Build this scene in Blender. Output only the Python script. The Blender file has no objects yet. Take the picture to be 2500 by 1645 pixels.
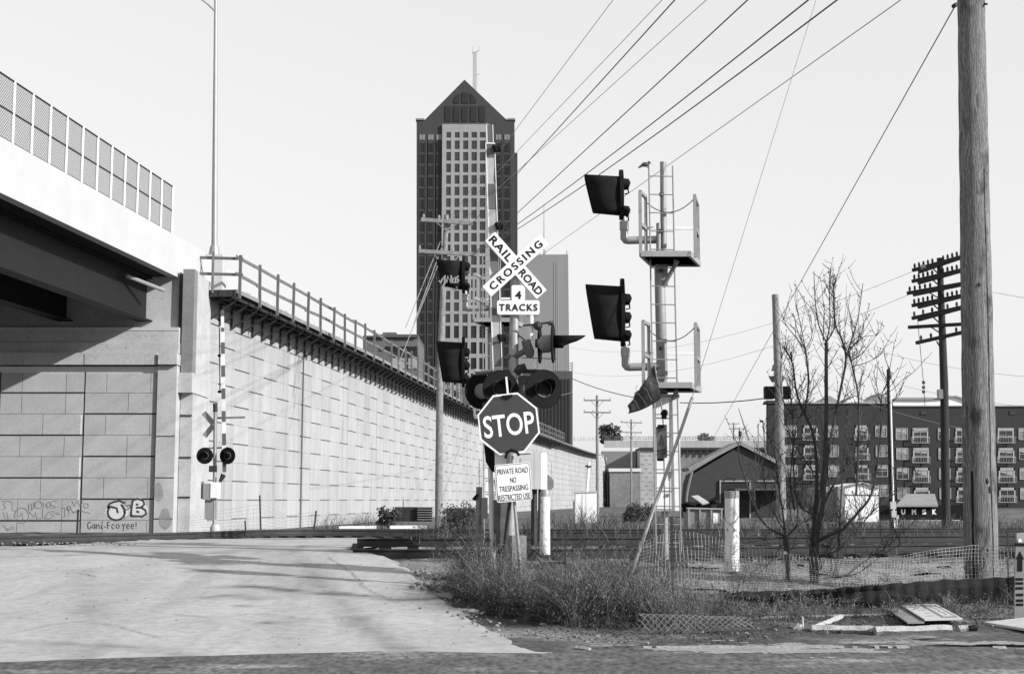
import bpy, bmesh, math, random
from mathutils import Vector, Matrix, noise
rnd = random.Random(7)
R = math.radians
scene = bpy.context.scene
COL = scene.collection
# ------------------------------------------------------------------ camera
EYE = 1.75
F = 3472.0                      # focal length in photograph pixels (50 mm lens on 36 mm film)
PITCH = math.atan((1220 - 822.5) / F)
cd = bpy.data.cameras.new('camera')
cd.lens = 50.0; cd.sensor_width = 36.0; cd.clip_end = 6000; cd.clip_start = 0.1
cam = bpy.data.objects.new('camera', cd); COL.objects.link(cam)
cam.location = (0, 0, EYE); cam.rotation_euler = (R(90) + PITCH, 0, 0)
scene.camera = cam
# ------------------------------------------------------------------ light
SUN_EL, SUN_AZ = R(25), R(62)   # azimuth measured from straight behind the camera towards the right
world = bpy.data.worlds.new('World'); scene.world = world; world.use_nodes = True
wn, wl = world.node_tree.nodes, world.node_tree.links
bg = wn['Background']
sky = wn.new('ShaderNodeTexSky'); sky.sky_type = 'NISHITA'; sky.sun_disc = False
sky.sun_elevation = SUN_EL; sky.sun_rotation = math.pi - SUN_AZ
sky.air_density = 1.0; sky.dust_density = 1.0; sky.ozone_density = 1.0
# black and white film: the grey of the sky is read from its blue light, to which such film is most sensitive
bw = wn.new('ShaderNodeSeparateColor')
wl.new(sky.outputs[0], bw.inputs[0]); pw = wn.new('ShaderNodeMath'); pw.operation = 'POWER'; pw.inputs[1].default_value = .25      # milky winter haze: an almost even white sky
ps_ = wn.new('ShaderNodeMath'); ps_.operation = 'MULTIPLY'; ps_.inputs[1].default_value = 3.08
wl.new(bw.outputs['Blue'], pw.inputs[0]); wl.new(pw.outputs[0], ps_.inputs[0]); wl.new(ps_.outputs[0], bg.inputs[0])
bg.inputs[1].default_value = 0.13
sd = bpy.data.lights.new('sun', 'SUN'); sd.energy = 4.2; sd.angle = R(0.7); sd.color = (1, 1, 1)
sun = bpy.data.objects.new('sun', sd); COL.objects.link(sun)
sdir = Vector((math.sin(SUN_AZ) * math.cos(SUN_EL), -math.cos(SUN_AZ) * math.cos(SUN_EL), math.sin(SUN_EL)))
sun.rotation_euler = sdir.to_track_quat('Z', 'Y').to_euler(); sun.location = sdir * 100
vs = scene.view_settings; vs.view_transform = 'Standard'; vs.look = 'None'; vs.gamma = 1; vs.exposure = 0.6
# ------------------------------------------------------------------ pixel helpers
CT, ST = math.cos(PITCH), math.sin(PITCH)
def P(px, py, Y):
    x, y = (px - 1250) / F, (822.5 - py) / F
    d = Vector((x, CT - y * ST, ST + y * CT))
    return d * (Y / d.y) + Vector((0, 0, EYE))
def PZ(px, py, z):
    x, y = (px - 1250) / F, (822.5 - py) / F
    d = Vector((x, CT - y * ST, ST + y * CT))
    return d * ((z - EYE) / d.z) + Vector((0, 0, EYE))
def XY(px, Y, z):
    d = Y * CT + (z - EYE) * ST
    return Vector(((px - 1250) / F * d, Y, z))
def lerp_table(t, x):
    if x <= t[0][0]: return t[0][1]
    for (a, u), (b, v) in zip(t, t[1:]):
        if x <= b: return u + (v - u) * (x - a) / (b - a)
    return t[-1][1]
GZ = [(0, 0), (15.3, 0), (16.5, .05), (25.5, .60), (27, .62), (50, .62), (56, .45), (5000, .45)]
RZ = [(0, 0.01), (15.0, 0.01), (16.2, .05), (26.6, .775), (27.2, .81), (31, .83), (34, .80), (46, .60), (60, .5)]
def gz(Y): return lerp_table(GZ, Y)
def rz(Y): return lerp_table(RZ, Y)
def G(px, Y, dz=0.0): return XY(px, Y, gz(Y) + dz)
def pyof(v):
    d = v.y * CT + (v.z - EYE) * ST; u = -v.y * ST + (v.z - EYE) * CT
    return 822.5 - F * u / d
def roadY(py):
    a, b = 10.0, 60.0
    for _ in range(40):
        m = (a + b) / 2
        if pyof(Vector((0, m, rz(m)))) > py: a = m
        else: b = m
    return (a + b) / 2
def groundY(py):
    a, b = 10.0, 400.0
    for _ in range(50):
        m = (a + b) / 2
        if pyof(Vector((0, m, gz(m)))) > py: a = m
        else: b = m
    return (a + b) / 2
# ------------------------------------------------------------------ materials (black and white photograph: neutral greys)
def mat(name, v, var=0.25, scale=3.0, rough=0.85, bump=0.0, bscale=None, fine=0.15, metal=0.0, stretch=(1, 1, 1),
        island=0.0, spec=0.3, mid=None):
    m = bpy.data.materials.new(name); m.use_nodes = True
    v = v * (.66 if v < .6 else .66 + (v - .6) * .9)
    n, l = m.node_tree.nodes, m.node_tree.links
    b = n['Principled BSDF']; b.inputs['Roughness'].default_value = rough; b.inputs['Metallic'].default_value = metal
    b.inputs['Specular IOR Level'].default_value = spec
    g = n.new('ShaderNodeNewGeometry'); mp = n.new('ShaderNodeMapping'); mp.inputs['Scale'].default_value = stretch
    l.new(g.outputs['Position'], mp.inputs[0])
    t = n.new('ShaderNodeTexNoise'); t.inputs['Scale'].default_value = scale; t.inputs['Detail'].default_value = 6
    t.inputs['Roughness'].default_value = .62; l.new(mp.outputs[0], t.inputs['Vector'])
    t2 = n.new('ShaderNodeTexNoise'); t2.inputs['Scale'].default_value = scale * 14; t2.inputs['Detail'].default_value = 4
    l.new(mp.outputs[0], t2.inputs['Vector'])
    r1 = n.new('ShaderNodeMapRange'); r1.inputs[1].default_value = .3; r1.inputs[2].default_value = .7
    r1.inputs[3].default_value = 1 - var; r1.inputs[4].default_value = 1 + var; l.new(t.outputs[0], r1.inputs[0])
    r2 = n.new('ShaderNodeMapRange'); r2.inputs[1].default_value = .3; r2.inputs[2].default_value = .7
    r2.inputs[3].default_value = 1 - fine; r2.inputs[4].default_value = 1 + fine; l.new(t2.outputs[0], r2.inputs[0])
    mu = n.new('ShaderNodeMath'); mu.operation = 'MULTIPLY'; l.new(r1.outputs[0], mu.inputs[0]); l.new(r2.outputs[0], mu.inputs[1])
    m2 = n.new('ShaderNodeMath'); m2.operation = 'MULTIPLY'; m2.inputs[1].default_value = v; l.new(mu.outputs[0], m2.inputs[0])
    out = m2
    if island:
        ri = n.new('ShaderNodeMapRange'); ri.inputs[3].default_value = 1 - island; ri.inputs[4].default_value = 1 + island
        l.new(g.outputs['Random Per Island'], ri.inputs[0])
        m3 = n.new('ShaderNodeMath'); m3.operation = 'MULTIPLY'; l.new(m2.outputs[0], m3.inputs[0]); l.new(ri.outputs[0], m3.inputs[1]); out = m3
    cl = n.new('ShaderNodeClamp'); cl.inputs[1].default_value = .004; cl.inputs[2].default_value = .9
    l.new(out.outputs[0], cl.inputs[0])
    l.new(cl.outputs[0], b.inputs['Base Color'])
    if bump:
        bp = n.new('ShaderNodeBump'); bp.inputs['Strength'].default_value = bump; bp.inputs['Distance'].default_value = .02
        t3 = n.new('ShaderNodeTexNoise'); t3.inputs['Scale'].default_value = bscale or scale * 8; t3.inputs['Detail'].default_value = 5
        l.new(mp.outputs[0], t3.inputs['Vector']); l.new(t3.outputs[0], bp.inputs['Height']); l.new(bp.outputs[0], b.inputs['Normal'])
    m['out'] = cl.name
    return m
def value_chain(m):
    """returns nodes, links, the clamp node and the principled node of a mat() material so that stains can be multiplied in"""
    n, l = m.node_tree.nodes, m.node_tree.links
    return n, l, n[m['out']], n['Principled BSDF']
def stain(m, f):
    """multiply the base value by a factor socket"""
    n, l, cl, b = value_chain(m)
    src = cl.inputs[0].links[0].from_socket
    mu = n.new('ShaderNodeMath'); mu.operation = 'MULTIPLY'; l.new(src, mu.inputs[0]); l.new(f, mu.inputs[1]); l.new(mu.outputs[0], cl.inputs[0])
def noise_factor(m, scale, lo, hi, a, b_, stretch=(1, 1, 1), detail=4):
    n, l = m.node_tree.nodes, m.node_tree.links
    g = n.new('ShaderNodeNewGeometry'); mp = n.new('ShaderNodeMapping'); mp.inputs['Scale'].default_value = stretch
    l.new(g.outputs['Position'], mp.inputs[0])
    t = n.new('ShaderNodeTexNoise'); t.inputs['Scale'].default_value = scale; t.inputs['Detail'].default_value = detail
    l.new(mp.outputs[0], t.inputs['Vector'])
    r = n.new('ShaderNodeMapRange'); r.inputs[1].default_value = lo; r.inputs[2].default_value = hi
    r.inputs[3].default_value = a; r.inputs[4].default_value = b_; l.new(t.outputs[0], r.inputs[0])
    return r.outputs[0]
M = {}
M['concrete'] = mat('panel concrete', .535, .07, 1.0, .9, .15, 30, .08, stretch=(1, 1, .35), island=.04)
stain(M['concrete'], noise_factor(M['concrete'], 1.6, .48, .75, 1.0, .86, (1, 1, .12)))
M['pil_dark'] = mat('dark pilaster concrete', .27, .12, 1.4, .9, .2, 25, .12)
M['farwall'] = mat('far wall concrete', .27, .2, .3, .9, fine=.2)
stain(M['concrete'], noise_factor(M['concrete'], 1.0, .55, .72, 1.0, .78, (2.6, 2.6, .10), 7))
stain(M['concrete'], noise_factor(M['concrete'], .35, .45, .65, 1.0, .90, (1, 1, .6), 5))
M['abut'] = mat('abutment concrete', .58, .13, 1.2, .9, .2, 25, .12)
stain(M['abut'], noise_factor(M['abut'], 7.0, .62, .70, 1.0, .72))
M['block'] = mat('block face concrete', .56, .07, 1.2, .95, .3, 40, .10, island=.04)
M['joint'] = mat('pale concrete and chamfer light', .72, .05, 2, .9)  # pale concrete; behind the abutment blocks it paints in light on their chamfers
M['stain'] = mat('dark patch', .38, .2, 4, .9)  # darker rounded patches on the pier
M['white_conc'] = mat('white parapet concrete', .625, .04, 1.0, .8, .05, 20, .03)
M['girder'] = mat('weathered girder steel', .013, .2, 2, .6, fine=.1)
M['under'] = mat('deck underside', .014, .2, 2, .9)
M['white'] = mat('white paint', .84, .06, 6, .5, fine=.05)
M['white_worn'] = mat('chipped white paint', .82, .05, 5, .6, fine=.05)
stain(M['white_worn'], noise_factor(M['white_worn'], 16, .60, .66, 1.0, .35, (1, 1, .5), 6))
M['signwhite'] = mat('reflective white', .88, .03, 8, .45, fine=.03)
M['black'] = mat('flat black paint', .010, .2, 5, .75, spec=.15)
M['blacktop'] = mat('worn black visor paint', .022, .25, 4, .95, spec=.05)
M['stopface'] = mat('stop sign face', .075, .06, 6, .5, fine=.05)
M['letter_black'] = mat('black lettering', .02, .1, 8, .5)
M['galv'] = mat('galvanised steel', .46, .12, 9, .45, metal=.3)
M['alu'] = mat('grey painted steel', .40, .1, 9, .5, metal=.2)
M['lamp_grey'] = mat('lamp pole metal', .46, .1, 4, .45, metal=.3)
M['steel'] = mat('dark steel', .05, .25, 6, .6)
M['rail'] = mat('rail steel', .05, .3, 4, .55, fine=.25, metal=.2)
M['rust'] = mat('rusty metal', .17, .3, 6, .8, fine=.25)
M['midgrey'] = mat('grey metal', .28, .15, 5, .6)
M['lens'] = mat('signal lens', .01, .1, 5, .45, spec=.2)
M['guard_wood'] = mat('weathered guard timber', .19, .2, 3, .9, fine=.2)
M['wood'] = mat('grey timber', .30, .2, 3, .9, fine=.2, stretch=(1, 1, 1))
M['wood_dark'] = mat('creosoted timber', .045, .3, 4, .9, .3, fine=.25, stretch=(3, 3, .5))
M['pier'] = mat('pier concrete', .595, .12, 1.4, .9, .2, 25, .10)
M['deck_wood'] = mat('shaded deck planks', .16, .2, 3, .9, fine=.2)  # planks coloured darker to deepen the shade beneath the walkway
M['chain_mesh'] = mat('dull mesh wire', .07, .1, 5, .7)
M['wood_pole'] = mat('weathered pole timber', .29, .30, 3.0, .95, .7, 30, .40, stretch=(7, 7, .30))
def grain(m, scale, dist, lo, hi, stretch):
    n, l = m.node_tree.nodes, m.node_tree.links
    g = n.new('ShaderNodeNewGeometry'); mp = n.new('ShaderNodeMapping'); mp.inputs['Scale'].default_value = stretch; l.new(g.outputs['Position'], mp.inputs[0])
    w = n.new('ShaderNodeTexWave'); w.wave_type = 'BANDS'; w.bands_direction = 'X'; w.inputs['Scale'].default_value = scale; w.inputs['Distortion'].default_value = dist
    w.inputs['Detail'].default_value = 3; w.inputs['Detail Scale'].default_value = 1.2; l.new(mp.outputs[0], w.inputs[0])
    r = n.new('ShaderNodeMapRange'); r.inputs[3].default_value = lo; r.inputs[4].default_value = hi; l.new(w.outputs[1], r.inputs[0]); stain(m, r.outputs[0])
grain(M['wood_pole'], 9, 14, .62, 1.12, (1, .5, .22))
stain(M['wood_pole'], noise_factor(M['wood_pole'], 2.2, .56, .68, 1.0, .30, (1.6, 1.6, .8), 6))
M['wood_mott'] = mat('mottled pole timber', .30, .35, 6, .95, fine=.3, stretch=(2, 2, .8))
M['tower'] = mat('tower granite', .062, .06, .05, .7, fine=.08)
M['bay'] = mat('pale curtain wall', .40, .05, .05, .6, fine=.06)
M['glass'] = mat('window glass', .045, .25, .3, .2, spec=.5, island=.35)
M['grey_tower'] = mat('grey tower cladding', .31, .06, .08, .8, fine=.07, stretch=(6, 6, .05))
M['dark_tower'] = mat('dark tower cladding', .10, .06, .1, .8, stretch=(6, 6, .2))
M['lowblock'] = mat('low block concrete', .17, .08, .1, .8)
M['brick'] = mat('dark brick', .048, .15, 1.2, .9, fine=.35, stretch=(1, 1, 3))
M['brick2'] = mat('gable brick', .065, .15, 2.0, .9, fine=.4, stretch=(1, 1, 3))
M['roofing'] = mat('grey roofing', .33, .12, 2, .9)
M['roofdark'] = mat('dark roofing', .12, .12, 2, .9)
M['win_white'] = mat('white window frame', .40, .12, 3, .6, island=.3)
M['blind'] = mat('window blinds', .24, .2, 1.5, .7, island=.5)
M['twig'] = mat('bark', .065, .3, 20, .9, fine=.3)
M['weed'] = mat('dry weed stems', .225, .3, 8, .9, fine=.2, island=.55)
M['weed_dark'] = mat('brown weed stems', .075, .3, 8, .9, island=.5)
M['shrub'] = mat('shrub leaves', .06, .3, 4, .9, island=.4)
M['leaf'] = mat('leaf litter', .085, .4, 8, .9, island=.8)
M['net'] = mat('plastic net', .36, .15, 8, .7)
M['silt'] = mat('black silt fabric', .020, .3, 3, .9, .4, 12, stretch=(1, 1, 5))
M['cloth'] = mat('dark flag cloth', .075, .2, 5, .9, fine=.3)
M['wire'] = mat('wire', .10, .1, 5, .6)
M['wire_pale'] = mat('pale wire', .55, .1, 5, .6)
M['graf'] = mat('spray paint', .07, .3, 10, .7)
M['graf_pale'] = mat('faded spray paint', .22, .2, 10, .8)
M['board'] = mat('pale board', .62, .1, 6, .7, fine=.15)
M['bark'] = M['twig']
M['bird'] = mat('bird feathers', .12, .3, 20, .8)
# ------------------------------------------------------------------ mesh building
ORG = {}
class MB:
    def __init__(s): s.v, s.f = [], []
    def add(s, vs, fs):
        o = len(s.v); s.v += [Vector(v) for v in vs]; s.f += [tuple(i + o for i in f) for f in fs]; return s
    def hexa(s, b, t):           # two 4-point rings, bottom and top, same winding (ccw from above)
        return s.add(list(b) + list(t), [(3, 2, 1, 0), (4, 5, 6, 7), (0, 1, 5, 4), (1, 2, 6, 5), (2, 3, 7, 6), (3, 0, 4, 7)])
    def box(s, c, size, rot=None):
        c = Vector(c); a, b, d = size[0] / 2, size[1] / 2, size[2] / 2
        q = [Vector((x, y, z)) for z in (-d, d) for x, y in ((-a, -b), (a, -b), (a, b), (-a, b))]
        if rot is not None: q = [rot @ v for v in q]
        q = [v + c for v in q]; return s.hexa(q[:4], q[4:])
    def bx(s, x0, x1, y0, y1, z0, z1):
        return s.box(((x0 + x1) / 2, (y0 + y1) / 2, (z0 + z1) / 2), (abs(x1 - x0), abs(y1 - y0), abs(z1 - z0)))
    def beam(s, p, q, w, h, up=Vector((0, 0, 1))):
        p, q = Vector(p), Vector(q); d = (q - p)
        if d.length < 1e-6: return s
        d.normalize(); a = d.cross(up)
        if a.length < 1e-3: a = d.cross(Vector((0, 1, 0)))
        a.normalize(); b = a.cross(d).normalized()
        r = lambda c: [c - a * w / 2 - b * h / 2, c + a * w / 2 - b * h / 2, c + a * w / 2 + b * h / 2, c - a * w / 2 + b * h / 2]
        return s.hexa(r(p), r(q))
    def tube(s, pts, rad, n=8, cap=True):
        pts = [Vector(p) for p in pts]; k = len(pts)
        rr = rad if isinstance(rad, (list, tuple)) else [rad] * k
        o = len(s.v); pa = None
        for i, p in enumerate(pts):
            d = (pts[min(i + 1, k - 1)] - pts[max(i - 1, 0)]).normalized()
            if pa is None:
                a = d.orthogonal().normalized()
                if abs(d.z) > .8: a = Vector((1, 0, 0)); a = (a - d * a.dot(d)).normalized()
            else:
                a = (pa - d * pa.dot(d))
                a = a.normalized() if a.length > 1e-5 else d.orthogonal().normalized()
            pa = a; b = d.cross(a)
            for j in range(n):
                t = 2 * math.pi * j / n
                s.v.append(p + (a * math.cos(t) + b * math.sin(t)) * rr[i])
        for i in range(k - 1):
            for j in range(n):
                j2 = (j + 1) % n
                s.f.append((o + i * n + j, o + i * n + j2, o + (i + 1) * n + j2, o + (i + 1) * n + j))
        if cap:
            s.f.append(tuple(o + j for j in reversed(range(n)))); s.f.append(tuple(o + (k - 1) * n + j for j in range(n)))
        return s
    def prism(s, poly, d):       # planar polygon extruded by vector d
        poly = [Vector(p) for p in poly]; n = len(poly); d = Vector(d)
        return s.add(poly + [p + d for p in poly], [tuple(range(n)), tuple(reversed(range(n, 2 * n)))] +
                     [((i + 1) % n, i, n + i, n + (i + 1) % n) for i in range(n)])
    def ball(s, c, r, n=8, m=6):
        c = Vector(c); rx, ry, rz_ = r if isinstance(r, (tuple, list)) else (r, r, r); o = len(s.v)
        s.v.append(c + Vector((0, 0, rz_)))
        for i in range(1, m):
            th = math.pi * i / m
            for j in range(n):
                ph = 2 * math.pi * j / n
                s.v.append(c + Vector((rx * math.sin(th) * math.cos(ph), ry * math.sin(th) * math.sin(ph), rz_ * math.cos(th))))
        s.v.append(c - Vector((0, 0, rz_))); e = len(s.v) - 1
        for j in range(n):
            s.f.append((o, o + 1 + j, o + 1 + (j + 1) % n)); s.f.append((e, o + 1 + (m - 2) * n + (j + 1) % n, o + 1 + (m - 2) * n + j))
            for i in range(m - 2):
                a, b = o + 1 + i * n, o + 1 + (i + 1) * n
                s.f.append((a + j, b + j, b + (j + 1) % n, a + (j + 1) % n))
        return s
    def build(s, name, m, parent=None, loc=None, smooth=True):
        me = bpy.data.meshes.new(name)
        if parent is not None: org = ORG[parent.name]
        elif loc is not None: org = Vector(loc)
        else:
            xs = [v.x for v in s.v]; ys = [v.y for v in s.v]; zs = [v.z for v in s.v]
            org = Vector(((min(xs) + max(xs)) / 2, (min(ys) + max(ys)) / 2, min(zs)))
        me.from_pydata([v - org for v in s.v], [], s.f); me.materials.append(m)
        if smooth:
            me.polygons.foreach_set('use_smooth', [True] * len(me.polygons)); me.set_sharp_from_angle(angle=R(38))
        me.update()
        o = bpy.data.objects.new(name, me); COL.objects.link(o)
        if parent is not None: o.parent = parent
        else: o.location = org
        ORG[o.name] = org
        return o
def tag(o, label=None, cat=None, group=None, kind=None):
    if label: o['label'] = label
    if cat: o['category'] = cat
    if group: o['group'] = group
    if kind: o['kind'] = kind
    return o
def thing(name, label, cat, loc, group=None):
    o = bpy.data.objects.new(name, None); COL.objects.link(o); o.location = loc; o.empty_display_size = .2
    ORG[o.name] = Vector(loc); return tag(o, label, cat, group)
def dup(root, loc, label=None, rotz=0.0, scale=1.0):
    r = root.copy(); COL.objects.link(r); r.location = loc; r.rotation_euler = (0, 0, rotz); r.scale = (scale,) * 3
    if label: r['label'] = label
    for ch in list(root.children):
        c = ch.copy(); COL.objects.link(c); c.parent = r
        for g in list(ch.children):
            e = g.copy(); COL.objects.link(e); e.parent = c
    ORG[r.name] = Vector(loc); return r
def text(name, s, center, right, up, w, h, m, parent, weight=.0, gap=.005, spacing=1.0, mirror=False):
    """lettering fitted to w x h metres, lying just proud of the sign face"""
    cu = bpy.data.curves.new(name, 'FONT'); cu.body = s; cu.offset = weight; cu.space_character = spacing; cu.resolution_u = 4
    ob = bpy.data.objects.new(name, cu); COL.objects.link(ob)
    bpy.context.view_layer.update()
    me0 = bpy.data.meshes.new_from_object(ob.evaluated_get(bpy.context.evaluated_depsgraph_get()))
    bpy.data.objects.remove(ob)
    xs = [v.co.x for v in me0.vertices]; ys = [v.co.y for v in me0.vertices]
    x0, x1, y0, y1 = min(xs), max(xs), min(ys), max(ys)
    right, up = Vector(right).normalized(), Vector(up).normalized(); nrm = right.cross(up)
    mb = MB()
    mb.v = [Vector(center) + right * (((v.co.x - x0) / (x1 - x0) - .5) * w) + up * (((v.co.y - y0) / (y1 - y0) - .5) * h) + nrm * gap for v in me0.vertices]
    mb.f = [tuple(p.vertices) for p in me0.polygons]
    return mb.build(name, m, parent, smooth=False)
def strokes(lines, width, thick, nrm, mb=None):
    """painted strokes: flat ribbons lying on a surface whose normal is nrm"""
    mb = mb or MB(); nrm = Vector(nrm).normalized()
    for ln in lines:
        ln = [Vector(p) for p in ln]
        L = []; Rr = []
        for i, p in enumerate(ln):
            d = (ln[min(i + 1, len(ln) - 1)] - ln[max(0, i - 1)]).normalized(); a = d.cross(nrm)
            L.append(p - a * width / 2 + nrm * thick); Rr.append(p + a * width / 2 + nrm * thick)
        n = len(ln); o = len(mb.v); mb.v += L + Rr
        mb.f += [(o + i, o + n + i, o + n + i + 1, o + i + 1) for i in range(n - 1)]
    return mb
def arc(cx, cy, r, a0, a1, n=10, ry=None):
    return [(cx + r * math.cos(R(a0 + (a1 - a0) * i / n)), cy - (ry or r) * math.sin(R(a0 + (a1 - a0) * i / n))) for i in range(n + 1)]
def spline(pts, per=8):
    out = []; n = len(pts)
    for i in range(n - 1):
        p0, p1, p2, p3 = pts[max(i - 1, 0)], pts[i], pts[i + 1], pts[min(i + 2, n - 1)]
        for k in range(per):
            t = k / per
            out.append(.5 * ((2 * p1) + (p2 - p0) * t + (2 * p0 - 5 * p1 + 4 * p2 - p3) * t * t + (3 * p1 - p0 - 3 * p2 + p3) * t ** 3))
    out.append(pts[-1]); return out
def resample(pts, step, n=None):
    out = [pts[0].copy()]; acc = 0
    for a, b in zip(pts, pts[1:]):
        L = (b - a).length; t = 0
        while acc + (L - t) >= step:
            t += step - acc; acc = 0; out.append(a + (b - a) * (t / L))
            if n and len(out) >= n: return out
        acc += L - t
    return out
X3, Y3, Z3 = Vector((1, 0, 0)), Vector((0, 1, 0)), Vector((0, 0, 1))
# ================================================================== GROUND
def sheet(name, xs, ys, zf, m, keep=None):
    mb = MB(); nx = len(xs)
    for y in ys:
        for x in xs: mb.v.append(Vector((x, y, zf(x, y))))
    for j in range(len(ys) - 1):
        for i in range(nx - 1):
            a = j * nx + i
            if keep is None or keep((xs[i] + xs[i + 1]) / 2, (ys[j] + ys[j + 1]) / 2): mb.f.append((a, a + 1, a + nx + 1, a + nx))
    o = mb.build(name, m, None, loc=(0, 0, 0)); o['kind'] = 'structure'; return o
def frange(a, b, s):
    n = int(round((b - a) / s)); return [a + (b - a) * i / n for i in range(n + 1)]
xs = [-3000, -600, -150, -60, -35] + frange(-25, 25, .3) + [35, 60, 150, 600, 3000]
ys = [-300, -40, -5, 5, 10] + frange(12.5, 32, .2) + frange(32.5, 62, .8) + [70, 90, 130, 200, 320, 600, 1200, 3000]
def bump(x, y, a=.05, s=1.0):
    if y < 16.6 or y > 70: return 0
    k = min(1, (y - 16.6) / 1.5)
    return k * a * noise.noise(Vector((x * s, y * s, 3.1))) + k * a * .5 * noise.noise(Vector((x * s * 4, y * s * 4, 1.1)))
M['dirt'] = mat('dry dirt', .12, .35, .9, .95, .6, 14, .45)
stain(M['dirt'], noise_factor(M['dirt'], .55, .48, .60, .75, 1.9, (1, 1.6, 1)))
sheet('ground', xs, ys, lambda x, y: gz(y) + bump(x, y), M['dirt'])
# --- private road of pale dusty concrete climbing to the crossing
M['road'] = mat('dusty concrete road', .54, .10, .5, .95, .25, 60, .13)
stain(M['road'], noise_factor(M['road'], 22, .66, .72, 1.0, .55, detail=3))
stain(M['road'], noise_factor(M['road'], .8, .52, .75, 1.0, .78, (2.2, .35, 1)))
edge_px = [(1345, 1591), (1300, 1568), (1250, 1545), (1190, 1515), (1150, 1497), (1105, 1462), (1060, 1425), (1015, 1390), (975, 1364), (935, 1350), (885, 1343)]
redge = []
for px, py in edge_px:
    Y = roadY(py); redge.append((Y, XY(px, Y, rz(Y)).x))
redge += [(27.4, XY(862, 27.4, .8).x), (29.0, XY(872, 29, .8).x), (31, XY(905, 31, .8).x), (36, XY(985, 36, .8).x), (43, XY(1000, 43, .7).x), (47, XY(1000, 47, .6).x)]
redge.sort()
def road_right(Y): return lerp_table(redge, Y)
def road_left(Y):
    return -40 if Y < 28.2 else lerp_table([(28.2, -30), (28.7, -11.5), (30, -9.4), (36, -8.9), (47, -10.5)], Y)
mb = MB(); NX = 120; Ys = frange(15.3, 27.4, .10) + frange(27.5, 47, .3)
for Y in Ys:
    a, b = road_left(Y), road_right(Y)
    b += .14 * noise.noise(Vector((Y * 1.1, 0, 0))) + .10 * noise.noise(Vector((Y * 4, 2, 0))) + .05 * noise.noise(Vector((Y * 11, 2, 0)))
    for i in range(NX):
        t = i / (NX - 1); x = a + (b - a) * t ** .6
        z = rz(Y) + .012 * noise.noise(Vector((x * .8, Y * .8, 0))) * min(1, max(0, (Y - 16) / 2))
        if Y > 27.8 and x < -8: z += .05 * max(0, noise.noise(Vector((x * 2.2, Y * 2.2, 5)))) - .02
        if i == NX - 1: z -= .09 if Y > 16.3 else .012
        mb.v.append(Vector((x, Y, z)))
for j in range(len(Ys) - 1):
    for i in range(NX - 1):
        a = j * NX + i; mb.f.append((a, a + 1, a + NX + 1, a + NX))
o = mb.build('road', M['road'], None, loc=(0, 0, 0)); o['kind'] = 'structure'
# worn tyre tracks, darker bands and patches with shapes of their own
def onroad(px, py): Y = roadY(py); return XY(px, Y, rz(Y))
DARK_MARKS = [([(700, 1335), (745, 1375), (800, 1440), (860, 1500), (930, 1555), (985, 1585)], .22, .24), ([(640, 1335), (670, 1375), (690, 1440), (700, 1520), (690, 1600)], .30, .10),
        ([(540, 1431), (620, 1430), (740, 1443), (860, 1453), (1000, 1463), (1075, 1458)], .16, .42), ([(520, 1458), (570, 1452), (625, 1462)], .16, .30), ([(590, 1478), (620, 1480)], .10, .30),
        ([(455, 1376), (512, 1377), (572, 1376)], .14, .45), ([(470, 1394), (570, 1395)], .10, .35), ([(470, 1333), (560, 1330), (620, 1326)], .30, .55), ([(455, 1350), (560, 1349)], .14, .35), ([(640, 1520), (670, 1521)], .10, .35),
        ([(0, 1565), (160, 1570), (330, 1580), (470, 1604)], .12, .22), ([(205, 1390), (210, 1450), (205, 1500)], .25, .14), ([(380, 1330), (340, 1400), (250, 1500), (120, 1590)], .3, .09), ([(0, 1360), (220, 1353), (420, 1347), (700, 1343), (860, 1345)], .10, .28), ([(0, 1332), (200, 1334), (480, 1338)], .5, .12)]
WP = [(resample(spline([onroad(*p) for p in pl], 6), .12), w, k) for pl, w, k in DARK_MARKS]
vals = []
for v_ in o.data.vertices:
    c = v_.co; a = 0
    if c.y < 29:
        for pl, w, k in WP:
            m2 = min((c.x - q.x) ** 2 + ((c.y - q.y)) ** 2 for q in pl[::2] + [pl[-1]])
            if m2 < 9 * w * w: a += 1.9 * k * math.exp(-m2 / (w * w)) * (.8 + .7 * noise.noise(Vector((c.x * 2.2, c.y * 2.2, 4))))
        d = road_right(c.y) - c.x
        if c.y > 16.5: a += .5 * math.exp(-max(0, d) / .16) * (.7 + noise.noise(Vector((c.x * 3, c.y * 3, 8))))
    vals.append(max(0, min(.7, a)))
at_ = o.data.attributes.new('dark_marks', 'FLOAT', 'POINT'); at_.data.foreach_set('value', vals)
n_, l_, cl_, b_ = value_chain(M['road']); an_ = n_.new('ShaderNodeAttribute'); an_.attribute_name = 'dark_marks'
inv = n_.new('ShaderNodeMath'); inv.operation = 'SUBTRACT'; inv.inputs[0].default_value = 1; l_.new(an_.outputs['Fac'], inv.inputs[1]); stain(M['road'], inv.outputs[0])
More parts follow.
